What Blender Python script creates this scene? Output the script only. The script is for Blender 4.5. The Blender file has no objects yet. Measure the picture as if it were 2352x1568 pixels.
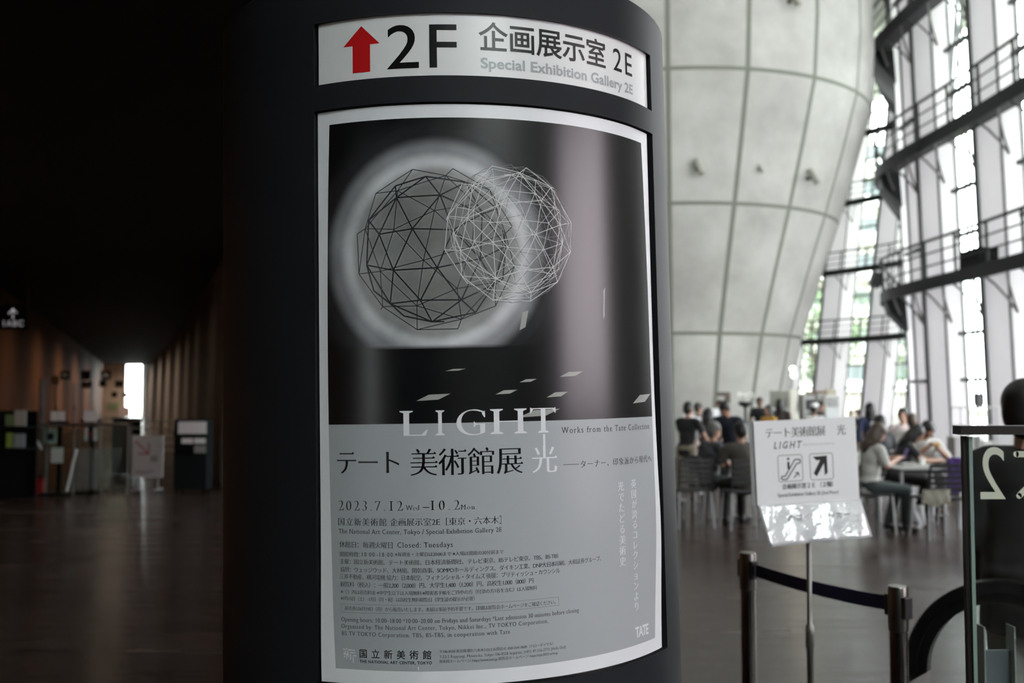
import bpy, bmesh, math, random
from math import sin, cos, pi, radians as RAD
from mathutils import Vector, Matrix

# ---------------------------------------------------------------- camera, sky, light, exposure
SC = bpy.context.scene
COL = SC.collection
FPX = 2400.0                       # focal length in pixels of the 2352 wide frame
PITCH = 0.0517
CAMZ = 1.6
cam_data = bpy.data.cameras.new('camera')
cam_data.sensor_width = 36.0
cam_data.lens = 36.0 * FPX / 2352.0
cam_data.clip_end = 500
cam_data.dof.use_dof = True
cam_data.dof.focus_distance = 1.90
cam_data.dof.aperture_fstop = 4.0
cam = bpy.data.objects.new('camera', cam_data)
cam.location = (0, 0, CAMZ)
cam.rotation_euler = (pi / 2 + PITCH, 0, 0)
COL.objects.link(cam)
SC.camera = cam
SC.view_settings.view_transform = 'Standard'
SC.view_settings.look = 'None'
SC.view_settings.gamma = 1
SC.view_settings.exposure = 0.5
SC.cycles.use_denoising = True
SC.cycles.max_bounces = 8
SC.cycles.diffuse_bounces = 4
SC.cycles.transparent_max_bounces = 12
SC.cycles.sample_clamp_indirect = 6
world = bpy.data.worlds.new('overcast_sky')
SC.world = world
world.use_nodes = True
_bg = world.node_tree.nodes['Background']
_bg.inputs[0].default_value = (0.96, 0.98, 1.0, 1)
_bg.inputs[1].default_value = 13.0

# ---------------------------------------------------------------- helpers
def at(px, py, d):
    """world point seen at a pixel of the photograph, d metres in front of the camera (world Y)"""
    u, v = (px - 1176) / FPX, (784 - py) / FPX
    y = cos(PITCH) - v * sin(PITCH)
    z = sin(PITCH) + v * cos(PITCH)
    return Vector((u * d / y, d, CAMZ + z * d / y))

MATS = {}
def mat(name, col, rough=0.5, metal=0.0, spec=0.5, noise=0.0, scale=8.0, trans=0.0, emit=0.0, bump=0.0, alpha=1.0):
    if name in MATS: return MATS[name]
    m = bpy.data.materials.new(name); m.use_nodes = True
    nt = m.node_tree; b = nt.nodes['Principled BSDF']
    c = (col[0], col[1], col[2], 1)
    b.inputs['Base Color'].default_value = c
    b.inputs['Roughness'].default_value = rough
    b.inputs['Metallic'].default_value = metal
    b.inputs['Specular IOR Level'].default_value = spec
    if trans: b.inputs['Transmission Weight'].default_value = trans
    if alpha < 1: b.inputs['Alpha'].default_value = alpha
    if emit:
        b.inputs['Emission Color'].default_value = c
        b.inputs['Emission Strength'].default_value = emit
    if noise or bump:
        tc = nt.nodes.new('ShaderNodeTexCoord'); nz = nt.nodes.new('ShaderNodeTexNoise')
        nz.inputs['Scale'].default_value = scale; nz.inputs['Detail'].default_value = 5
        nt.links.new(tc.outputs['Object'], nz.inputs['Vector'])
        if noise:
            r = nt.nodes.new('ShaderNodeValToRGB')
            r.color_ramp.elements[0].position = 0.3; r.color_ramp.elements[1].position = 0.7
            r.color_ramp.elements[0].color = tuple(x * (1 - noise) for x in c[:3]) + (1,)
            r.color_ramp.elements[1].color = tuple(min(1, x * (1 + noise)) for x in c[:3]) + (1,)
            nt.links.new(nz.outputs['Fac'], r.inputs['Fac']); nt.links.new(r.outputs['Color'], b.inputs['Base Color'])
        if bump:
            bp = nt.nodes.new('ShaderNodeBump'); bp.inputs['Strength'].default_value = bump
            bp.inputs['Distance'].default_value = 0.01
            nt.links.new(nz.outputs['Fac'], bp.inputs['Height']); nt.links.new(bp.outputs['Normal'], b.inputs['Normal'])
    MATS[name] = m
    return m

def glass_mat(name, tint=(0.93, 0.97, 0.95), refl=0.08):
    if name in MATS: return MATS[name]
    m = bpy.data.materials.new(name); m.use_nodes = True
    nt = m.node_tree; nt.nodes.clear()
    out = nt.nodes.new('ShaderNodeOutputMaterial'); mix = nt.nodes.new('ShaderNodeMixShader')
    tr = nt.nodes.new('ShaderNodeBsdfTransparent'); gl = nt.nodes.new('ShaderNodeBsdfGlossy')
    lw = nt.nodes.new('ShaderNodeLayerWeight'); lw.inputs[0].default_value = 0.5
    pw = nt.nodes.new('ShaderNodeMath'); pw.operation = 'POWER'; pw.inputs[1].default_value = 4
    fr = nt.nodes.new('ShaderNodeMath'); fr.operation = 'MULTIPLY_ADD'; fr.inputs[1].default_value = 0.35 if refl else 0.02; fr.inputs[2].default_value = 0.03 if refl else 0.006
    nt.links.new(lw.outputs['Facing'], pw.inputs[0]); nt.links.new(pw.outputs[0], fr.inputs[0])
    tr.inputs[0].default_value = tint + (1,); gl.inputs['Roughness'].default_value = 0.02
    nt.links.new(fr.outputs[0], mix.inputs[0]); nt.links.new(tr.outputs[0], mix.inputs[1])
    nt.links.new(gl.outputs[0], mix.inputs[2]); nt.links.new(mix.outputs[0], out.inputs[0])
    MATS[name] = m
    return m

def panel_mat(name, col, through):
    """opal panel: matt on the inside, lets a little of the daylight through"""
    m = bpy.data.materials.new(name); m.use_nodes = True; nt = m.node_tree; b = nt.nodes['Principled BSDF']
    b.inputs['Base Color'].default_value = col + (1,); b.inputs['Roughness'].default_value = .45
    t = nt.nodes.new('ShaderNodeBsdfTranslucent'); t.inputs[0].default_value = tuple(c * through for c in col) + (1,)
    a = nt.nodes.new('ShaderNodeAddShader'); out = nt.nodes['Material Output']
    nt.links.new(b.outputs[0], a.inputs[0]); nt.links.new(t.outputs[0], a.inputs[1]); nt.links.new(a.outputs[0], out.inputs[0])
    return m

class MB:
    """collects shapes; build() links them as one mesh object"""
    def __init__(s): s.v = []; s.f = []; s.m = []; s.cur = 0
    def add(s, vs, fs):
        o = len(s.v); s.v += [tuple(x) for x in vs]
        s.f += [tuple(i + o for i in f) for f in fs]; s.m += [s.cur] * len(fs); return s
    def box(s, c, size, rz=0.0, tilt=None):
        x, y, z = (k / 2 for k in size); M = Matrix.Rotation(rz, 3, 'Z')
        if tilt is not None: M = tilt
        vs = [Vector(c) + M @ Vector((a * x, b * y, e * z)) for a in (-1, 1) for b in (-1, 1) for e in (-1, 1)]
        return s.add(vs, [(0, 1, 3, 2), (4, 6, 7, 5), (0, 4, 5, 1), (2, 3, 7, 6), (0, 2, 6, 4), (1, 5, 7, 3)])
    def cyl(s, p0, p1, r0, r1=None, n=12, cap=True):
        r1 = r0 if r1 is None else r1
        p0, p1 = Vector(p0), Vector(p1); d = (p1 - p0).normalized()
        a = d.orthogonal().normalized(); b = d.cross(a); vs = []
        for p, r in ((p0, r0), (p1, r1)):
            vs += [p + a * (r * cos(2 * pi * i / n)) + b * (r * sin(2 * pi * i / n)) for i in range(n)]
        fs = [(i, (i + 1) % n, n + (i + 1) % n, n + i) for i in range(n)]
        if cap: fs += [tuple(reversed(range(n))), tuple(range(n, 2 * n))]
        return s.add(vs, fs)
    def tube(s, pts, r, n=8):
        pts = [Vector(p) for p in pts]; rs = r if isinstance(r, (list, tuple)) else [r] * len(pts); vs = []; fs = []
        prev = None
        for i, p in enumerate(pts):
            d = (pts[min(i + 1, len(pts) - 1)] - pts[max(i - 1, 0)]).normalized()
            a = d.orthogonal().normalized() if prev is None else (prev - d * prev.dot(d)).normalized()
            prev = a; b = d.cross(a)
            vs += [p + a * (rs[i] * cos(2 * pi * k / n)) + b * (rs[i] * sin(2 * pi * k / n)) for k in range(n)]
        for i in range(len(pts) - 1):
            fs += [(i * n + k, i * n + (k + 1) % n, (i + 1) * n + (k + 1) % n, (i + 1) * n + k) for k in range(n)]
        fs += [tuple(reversed(range(n))), tuple(range((len(pts) - 1) * n, len(pts) * n))]
        return s.add(vs, fs)
    def sweep(s, pts, w, h):
        """rectangular section w (sideways) x h (in the plane of the path) along pts; 'up' is +Z projected"""
        return s
    def ell(s, c, r, n=12, m=8, M=None):
        c = Vector(c); r = (r, r, r) if not isinstance(r, (tuple, list)) else r; vs = [];
        M = M or Matrix.Identity(3)
        for j in range(1, m):
            t = pi * j / m
            vs += [c + M @ Vector((r[0] * sin(t) * cos(2 * pi * i / n), r[1] * sin(t) * sin(2 * pi * i / n), r[2] * cos(t))) for i in range(n)]
        vs += [c + M @ Vector((0, 0, r[2])), c + M @ Vector((0, 0, -r[2]))]
        fs = [(j * n + i, (j + 1) * n + i, (j + 1) * n + (i + 1) % n, j * n + (i + 1) % n) for j in range(m - 2) for i in range(n)]
        T = (m - 1) * n
        fs += [(T, i, (i + 1) % n) for i in range(n)] + [(T + 1, (m - 2) * n + (i + 1) % n, (m - 2) * n + i) for i in range(n)]
        return s.add(vs, fs)
    def lathe(s, prof, n=24, c=(0, 0, 0)):
        vs = []
        for r, z in prof: vs += [(c[0] + r * cos(2 * pi * i / n), c[1] + r * sin(2 * pi * i / n), c[2] + z) for i in range(n)]
        fs = [(j * n + i, j * n + (i + 1) % n, (j + 1) * n + (i + 1) % n, (j + 1) * n + i) for j in range(len(prof) - 1) for i in range(n)]
        if prof[0][0] > 0: fs.append(tuple(reversed(range(n))))
        if prof[-1][0] > 0: fs.append(tuple(range((len(prof) - 1) * n, len(prof) * n)))
        return s.add(vs, fs)
    def prism(s, poly, z0, z1):
        n = len(poly); vs = [(x, y, z0) for x, y in poly] + [(x, y, z1) for x, y in poly]
        return s.add(vs, [tuple(reversed(range(n))), tuple(range(n, 2 * n))] + [(i, (i + 1) % n, n + (i + 1) % n, n + i) for i in range(n)])
    def build(s, name, mats, parent=None, smooth=False, loc=None, bevel=0.0):
        me = bpy.data.meshes.new(name); me.from_pydata(s.v, [], s.f)
        mats = mats if isinstance(mats, (list, tuple)) else [mats]
        for m in mats: me.materials.append(m)
        if len(mats) > 1: me.polygons.foreach_set('material_index', s.m)
        o = bpy.data.objects.new(name, me); COL.objects.link(o)
        bm = bmesh.new(); bm.from_mesh(me); bmesh.ops.recalc_face_normals(bm, faces=bm.faces[:]); bm.to_mesh(me); bm.free()
        if smooth:
            me.polygons.foreach_set('use_smooth', [True] * len(me.polygons)); me.set_sharp_from_angle(angle=RAD(40))
        if parent: o.parent = parent
        if loc: o.location = loc
        if bevel:
            b = o.modifiers.new('bevel', 'BEVEL'); b.width = bevel; b.segments = 2; b.limit_method = 'ANGLE'
        me.update()
        return o

def tag(o, label=None, cat=None, group=None, kind=None):
    if label: o['label'] = label
    if cat: o['category'] = cat
    if group: o['group'] = group
    if kind: o['kind'] = kind
    return o
def thing(name, loc, label, cat, group=None, rz=0.0):
    o = bpy.data.objects.new(name, None); o.empty_display_size = 0.1; COL.objects.link(o)
    o.location = loc; o.rotation_euler = (0, 0, rz)
    return tag(o, label, cat, group)
def struct(o):
    o['kind'] = 'structure'; return o
def copy_tree(o, loc=None, rz=None, label=None, group=None, parent=None):
    c = o.copy(); COL.objects.link(c)
    if parent: c.parent = parent; c.matrix_parent_inverse = o.matrix_parent_inverse
    for ch in [x for x in COL.objects if x.parent == o]: copy_tree(ch, parent=c)
    if loc is not None: c.location = loc
    if rz is not None: c.rotation_euler = (0, 0, rz)
    tag(c, label, None, group)
    return c

# ---------------------------------------------------------------- lettering
_cache = {}
def raw_splines(txt, spacing):
    key = (txt, round(spacing, 4))
    if key in _cache: return _cache[key]
    cu = bpy.data.curves.new('lettering', 'FONT'); cu.body = txt; cu.size = 1; cu.space_character = spacing
    o = bpy.data.objects.new('lettering', cu); COL.objects.link(o)
    dg = bpy.context.evaluated_depsgraph_get(); dg.update()
    c2 = o.evaluated_get(dg).to_curve(dg)
    out = []
    for s in c2.splines:
        bp = [(p.co.xy.copy(), p.handle_left.xy.copy(), p.handle_right.xy.copy()) for p in s.bezier_points]
        n = len(bp); poly = []
        for i in range(n):
            a, b = bp[i], bp[(i + 1) % n]
            p0, p1, p2, p3 = a[0], a[2], b[1], b[0]
            ch = p3 - p0
            L = ch.length
            dev = 0 if L < 1e-6 else max(abs((p1 - p0).cross(ch)), abs((p2 - p0).cross(ch))) / L
            k = 1 if dev < 0.004 else (3 if dev < 0.03 else 6)
            for j in range(k):
                t = j / k; q = 1 - t
                poly.append(p0 * q ** 3 + p1 * 3 * q * q * t + p2 * 3 * q * t * t + p3 * t ** 3)
        cl = []
        for p in poly:
            if not cl or (p - cl[-1]).length > 1e-4: cl.append(p)
        if len(cl) > 1 and (cl[0] - cl[-1]).length < 1e-4: cl.pop()
        if len(cl) > 2: out.append(cl)
    o.to_curve_clear()
    bpy.data.objects.remove(o); bpy.data.curves.remove(cu)
    _cache[key] = out
    return out
def _w(sp):
    xs = [p.x for c in sp for p in c]; return min(xs), max(xs)
def _area(c): return sum(c[i - 1].cross(c[i]) for i in range(len(c))) / 2

def offset(poly, sgn, fn):
    """move every edge inwards by fn(nx, ny); sgn makes the edge normal point out of the ink"""
    n = len(poly); L = []
    for i in range(n):
        a, b = poly[i], poly[(i + 1) % n]; d = (b - a).normalized()
        nn = Vector((d.y, -d.x)) * sgn; L.append((a - nn * fn(nn.x, nn.y), d, nn))
    out = []
    for i in range(n):
        a0, d0, n0 = L[i - 1]; a1, d1, n1 = L[i]; den = d0.cross(d1); p = poly[i]
        if abs(den) < 0.3: q = p - (n0 * fn(n0.x, n0.y) + n1 * fn(n1.x, n1.y)) * 0.5
        else: q = a0 + d0 * ((a1 - a0).cross(d1) / den)
        lim = 1.7 * max(abs(fn(n0.x, n0.y)), abs(fn(n1.x, n1.y))) + 1e-6
        if (q - p).length > lim: q = p + (q - p).normalized() * lim
        out.append(q)
    return out

def style_glyphs(sp, style):
    """returns contours (with holes) and extra polygons (serifs)"""
    if not sp: return [], []
    big = max(sp, key=lambda c: abs(_area(c))); sgn = 1 if _area(big) > 0 else -1
    fat = {'sans': -0.001, 'sansj': -0.013, 'bold': -0.028}
    if style in fat: return [offset(c, sgn, lambda x, y: fat[style]) for c in sp], []
    if style == 'mincho_small': return [offset(c, sgn, lambda x, y: 0.008 * y * y - 0.006 * x * x) for c in sp], []
    fine = style == 'serif_small'
    extra = []; res = []
    if style == 'mincho':
        for c in sp: res.append(offset(c, sgn, lambda x, y: 0.015 * y * y - 0.011 * x * x))
        for c in res:
            n = len(c)
            if n < 4: continue
            for i in range(n):
                a, b = c[i], c[(i + 1) % n]; e = b - a; l = e.length
                if not 0.012 < l < 0.065: continue
                nn = Vector((e.y, -e.x)).normalized() * sgn
                p, q = c[i - 1], c[(i + 2) % n]
                h0, h1 = a - p, q - b
                if nn.x > 0.85 and h0.length > 0.09 and h1.length > 0.06 and abs(h0.normalized().y) < 0.2 and abs(h1.normalized().y) < 0.2:
                    t = a if a.y > b.y else b; w = min(a.y, b.y)
                    extra.append([Vector((t.x + 0.012, w)), Vector((t.x + 0.012, t.y)), Vector((t.x - 0.03, t.y + 0.045)), Vector((t.x - 0.075, t.y))])
                if nn.y > 0.85 and h0.length > 0.09 and h1.length > 0.09 and abs(h0.normalized().x) < 0.25 and abs(h1.normalized().x) < 0.25:
                    lft = a if a.x < b.x else b; rgt = b if a.x < b.x else a
                    extra.append([Vector((lft.x - 0.028, lft.y + 0.02)), Vector((rgt.x, rgt.y - 0.012)), Vector((lft.x, lft.y - 0.04))])
        return res, extra
    # serif
    k0, k1 = (0.010, 0.0) if fine else ((-0.012, 0.0) if style == 'serif_bold' else (0.031, 0.012))
    for c in sp: res.append(offset(c, sgn, lambda x, y: k0 * y * y + k1 * max(0, -x * y) * 2 - 0.006 * x * x))
    for c in res:
        n = len(c)
        for i in range(n):
            a, b = c[i], c[(i + 1) % n]; e = b - a; l = e.length
            nn = Vector((e.y, -e.x)).normalized() * sgn
            h0, h1 = a - c[i - 1], c[(i + 2) % n] - b
            if h0.length < 1e-5 or h1.length < 1e-5: continue
            u0, u1 = h0.normalized(), h1.normalized()
            if abs(nn.y) > 0.96 and 0.045 < l < 0.2 and abs(u0.y) > 0.6 and abs(u1.y) > 0.6 and h0.length > 0.05 and h1.length > 0.05:
                x0, x1 = min(a.x, b.x), max(a.x, b.x); y = (a.y + b.y) / 2; s = 1 if nn.y > 0 else -1
                g = 0.05 if fine else 0.072; t = 0.026
                if s > 0 and y < 0.62 and y > 0.4:
                    extra.append([Vector((x0 - g * 1.2, y - 0.05)), Vector((x0 - g * 1.1, y - 0.028)), Vector((x0 + .01, y)), Vector((x0 + .01, y - 0.07))])
                else:
                    extra.append([Vector((x0 - g, y)), Vector((x1 + g, y)), Vector((x1 + g, y - s * t)), Vector((x1, y - s * t * 2.3)), Vector((x0, y - s * t * 2.3)), Vector((x0 - g, y - s * t))])
            if abs(nn.x) > 0.96 and 0.015 < l < 0.1 and abs(u0.x) > 0.9 and abs(u1.x) > 0.9 and h0.length > 0.08 and h1.length > 0.08:
                s = 1 if nn.x > 0 else -1; yt, yb = max(a.y, b.y), min(a.y, b.y); x = (a.x + b.x) / 2
                if yt > 0.5: extra.append([Vector((x + s * .012, yt + .02)), Vector((x - s * .02, yt)), Vector((x - s * .06, yb)), Vector((x - s * 0.005, yb - 0.1)), Vector((x + s * .018, yb - .1))])
                elif yb < 0.12: extra.append([Vector((x, yb)), Vector((x - s * .08, yt)), Vector((x + s * .02, yt + .12)), Vector((x + s * 0.04, yt + .12))])
                else: extra.append([Vector((x, yt + .055)), Vector((x + s * .012, yt + .055)), Vector((x + s * .012, yb - .055)), Vector((x, yb - .055)), Vector((x - s * .05, yb)), Vector((x - s * .05, yt))])
    return res, extra

def fill2d(contours):
    """triangulates the contours by non-zero winding, keeping holes open"""
    import numpy as np
    from mathutils.geometry import delaunay_2d_cdt
    P = []; E = []
    for c in contours:
        o = len(P); n = len(c); P += [Vector((p.x * 10, p.y * 10)) for p in c]; E += [(o + k, o + (k + 1) % n) for k in range(n)]
    if not P: return [], []
    v, e, f = delaunay_2d_cdt(P, E, [], 0, 1e-5)[:3]
    V = np.array([(q.x, q.y) for q in v]); T = np.array([tuple(q) for q in f if len(q) == 3])
    if len(T) == 0: return [], []
    C = V[T].mean(axis=1); wind = np.zeros(len(T), int)
    for c in contours:
        a = np.array([(p.x * 10, p.y * 10) for p in c]); b = np.roll(a, -1, axis=0)
        lo, hi = a.min(0), a.max(0); idx = np.where((C[:, 0] >= lo[0]) & (C[:, 0] <= hi[0]) & (C[:, 1] >= lo[1]) & (C[:, 1] <= hi[1]))[0]
        if len(idx) == 0: continue
        px, py = C[idx, 0][:, None], C[idx, 1][:, None]
        left = (b[:, 0] - a[:, 0]) * (py - a[:, 1]) - (px - a[:, 0]) * (b[:, 1] - a[:, 1])
        up = (a[:, 1] <= py) & (b[:, 1] > py) & (left > 0); dn = (a[:, 1] > py) & (b[:, 1] <= py) & (left < 0)
        wind[idx] += up.sum(1) - dn.sum(1)
    keep = T[wind != 0]
    return [tuple(q / 10) for q in V], [tuple(int(k) for k in t) for t in keep]

EM = {}
KANJI = ('mincho', 'mincho_small', 'sansj')
def em_height(style):
    ch = '国' if style in KANJI else 'H'
    if style not in EM:
        ys = [p.y for c in raw_splines(ch, 1.0) for p in c]; EM[style] = (max(ys) - min(ys), min(ys))
    return EM[style]
def letter(txt, style, x0, y0, x1, h, narrow=None):
    """flat lettering between x0 and x1 on baseline/foot y0, h high; returns verts, faces"""
    if h < 12 and style in ('mincho', 'serif') and len(txt) > 4: style += '_small'
    hh, ymin = em_height(style)
    k = h / hh; target = (x1 - x0)
    a0, a1 = _w(raw_splines(txt, 1.0)); w1 = a1 - a0
    hs = narrow if narrow else (0.86 if style.startswith('serif') else 1.0)
    want = target / (k * hs); sp = 1.0
    n = len(txt.strip())
    if n > 1:
        b0, b1 = _w(raw_splines(txt, 2.0)); slope = (b1 - b0) - w1
        sp = 1 + (want - w1) / slope if slope > 1e-6 else 1
        sp = max(0.86, sp)
    S = raw_splines(txt, sp); c0, c1 = _w(S)
    kx = target / (c1 - c0)
    if n == 1 and txt == 'I': kx = k * hs
    con, ext = style_glyphs(S, style)
    vs, fs = fill2d(con)
    for p in ext:
        o = len(vs); vs = vs + [(q.x, q.y) for q in p]; fs = fs + [tuple(range(o, o + len(p)))]
    yo = y0 - (ymin * k if style in KANJI else 0)
    xo = x0 + ((target - kx * (c1 - c0)) / 2)
    return [(xo + (x - c0) * kx, yo + y * k) for x, y in vs], fs

def slice_u(vs, fs, step):
    """cut flat faces at every multiple of step so they can be bent round the column"""
    bm = bmesh.new(); V = [bm.verts.new((x, y, 0)) for x, y in vs]
    for f in fs:
        try: bm.faces.new([V[i] for i in f])
        except ValueError: pass
    xs = [v[0] for v in vs]
    if xs:
        for i in range(math.ceil(min(xs) / step), math.floor(max(xs) / step) + 1):
            bmesh.ops.bisect_plane(bm, geom=bm.verts[:] + bm.edges[:] + bm.faces[:], plane_co=(i * step, 0, 0), plane_no=(1, 0, 0), dist=1e-5)
    bm.verts.index_update()
    r = [(v.co.x, v.co.y) for v in bm.verts], [tuple(v.index for v in f.verts) for f in bm.faces]
    bm.free(); return r
# ---------------------------------------------------------------- the sign column (round, slightly tapered, leaning a little)
PYL = dict(cx=-0.139254, cy=2.340233, R=0.491166, k=0.004119, tl=-0.454338, tr=1.064291)
H0, H1, H2, H3 = (CAMZ + x for x in (0.692993, 0.577258, 0.526527, -0.503473))
LEAN = Matrix.Translation((0, 0, CAMZ)) @ Matrix.Rotation(-0.0183, 4, Vector((0, cos(PITCH), sin(PITCH)))) @ Matrix.Translation((PYL['cx'], PYL['cy'], -CAMZ))
TOPZ = 2.385
def rad(z): return PYL['R'] - PYL['k'] * (z - CAMZ)
def col_pt(th, z, dr=0.0):
    r = rad(z) + dr
    return (r * sin(th), -r * cos(th), z)
def u2t(u): return PYL['tl'] + u / 1000.0 / PYL['R']

column = thing('sign_column', (0, 0, 0), 'wide round charcoal grey column carrying the floor sign and the exhibition poster', 'column')
column.matrix_world = LEAN
M_COL = mat('charcoal_paint', (0.015, 0.0165, 0.020), 0.56, 0.0, 0.12, noise=0.06, scale=300)
M_COLIN = mat('recess_black', (0.012, 0.013, 0.015), 0.35)

UW = (-4.0, 761.0)
def column_body():
    tA, tB = u2t(UW[0]), u2t(UW[1])
    ths = [tA + (tB - tA) * i / 48 for i in range(49)]
    rest = 2 * pi - (tB - tA)
    ths += [tB + rest * i / 60 for i in range(1, 60)]
    zs = [-0.03, 0.3, 0.6, 0.9, H3 - 0.004, H2 + 0.003, H1, H0, 2.34, TOPZ - 0.006]
    n = len(ths); b = MB()
    V = [col_pt(t, z) for z in zs for t in ths]; F = []
    for j in range(len(zs) - 1):
        for i in range(n):
            if i < 48 and j in (4, 6): continue
            F.append((j * n + i, j * n + (i + 1) % n, (j + 1) * n + (i + 1) % n, (j + 1) * n + i))
    T = len(V)
    V += [col_pt(t, TOPZ, -0.006) for t in ths]
    j = len(zs) - 1
    F += [(j * n + i, j * n + (i + 1) % n, T + (i + 1) % n, T + i) for i in range(n)]
    F.append(tuple(range(T, T + n)))
    b.add(V, F)
    b.build('shell', M_COL, column, smooth=True)
    # the two recesses: back and four rims
    for zl, zh in ((H3 - 0.004, H2 + 0.003), (H1, H0)):
        r = MB(); D = -0.013
        fr = [[col_pt(t, z) for t in ths[:49]] for z in (zl, zh)]; bk = [[col_pt(t, z, D) for t in ths[:49]] for z in (zl, zh)]
        for i in range(48):
            r.add([bk[0][i], bk[0][i + 1], bk[1][i + 1], bk[1][i]], [(0, 1, 2, 3)])
            for e in (0, 1): r.add([fr[e][i], fr[e][i + 1], bk[e][i + 1], bk[e][i]], [(0, 1, 2, 3)])
        for i in (0, 48): r.add([fr[0][i], fr[1][i], bk[1][i], bk[0][i]], [(0, 1, 2, 3)])
        r.build('recess', M_COLIN, column)
column_body()

def curved(name, V, F, mats, parent, mi=None, uv=False, smooth=False, dr=-0.006, warp=None, base=H2):
    me = bpy.data.meshes.new(name)
    P = []
    for u, v in V:
        P.append(col_pt(u2t(u), base + v / 1000.0, dr + (warp(u, v) if warp else 0)))
    me.from_pydata(P, [], F)
    for m in (mats if isinstance(mats, list) else [mats]): me.materials.append(m)
    if mi: me.polygons.foreach_set('material_index', mi)
    if uv:
        l = me.uv_layers.new(name='sheet')
        for lp in me.loops: l.data[lp.index].uv = (V[lp.vertex_index][0] / 1000, V[lp.vertex_index][1] / 1000)
    if smooth: me.polygons.foreach_set('use_smooth', [True] * len(me.polygons))
    o = bpy.data.objects.new(name, me); COL.objects.link(o); o.parent = parent
    # all faces look out of the column
    bm = bmesh.new(); bm.from_mesh(me)
    for f in bm.faces:
        c = f.calc_center_median()
        if f.normal.x * c.x + f.normal.y * c.y < 0: f.normal_flip()
    bm.to_mesh(me); bm.free(); me.update()
    return o

def grid(x0, x1, y0, y1, nx, ny):
    """x0, x1 are functions of v"""
    V = []; F = []
    for j in range(ny + 1):
        v = y0 + (y1 - y0) * j / ny
        for i in range(nx + 1): V.append((x0(v) + (x1(v) - x0(v)) * i / nx, v))
    for j in range(ny):
        for i in range(nx):
            a = j * (nx + 1) + i; F.append((a, a + 1, a + nx + 2, a + nx + 1))
    return V, F
def quad3(pts):
    def f(v):
        s = 0
        for i, (vi, xi) in enumerate(pts):
            t = xi
            for j, (vj, _) in enumerate(pts):
                if i != j: t *= (v - vj) / (vi - vj)
            s += t
        return s
    return f
PL = quad3([(-25, 26), (-573, 20), (-1004, 33)])
PR = quad3([(-24, 713), (-573, 727), (-1006, 711)])
def g(x, s): return math.exp(-(x / s) ** 2)
def paper_warp(u, v):
    return (0.0045 * g(u, 45) * g(v + 1000, 150) + 0.006 * g(742 - u, 40) * g(v + 790, 160)
            + 0.0025 * g(u - 190, 12 + 0.10 * abs(v + 1030)) * g(v + 1030, 40) + 0.0012 * g(u - 60, 30) * g(v + 900, 60)
            + 0.0006 * sin(v / 37.0 + u / 160.0) * g(u - 500, 260) * g(v + 760, 180))

# glossy paper and ink: coated stock, so it mirrors the windows softly
M_PAPER = mat('poster_paper', (0.78, 0.78, 0.81), 0.34, 0, 0.45, bump=0.02, scale=60)
M_GREY = mat('grey_print', (0.39, 0.405, 0.425), 0.34, 0, 0.5, bump=0.02, scale=60)
M_INK = mat('black_ink', (0.004, 0.004, 0.005), 0.28, 0, 0.42)
M_WINK = mat('white_print', (0.74, 0.74, 0.77), 0.34, 0, 0.45)
M_SLV = mat('silver_ink', (0.34, 0.36, 0.38), 0.30, 0, 0.5)
M_RED = mat('red_ink', (0.52, 0.006, 0.008), 0.36, 0, 0.35)
M_SIGNW = mat('sign_white', (0.74, 0.735, 0.74), 0.30, 0, 0.5)

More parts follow.
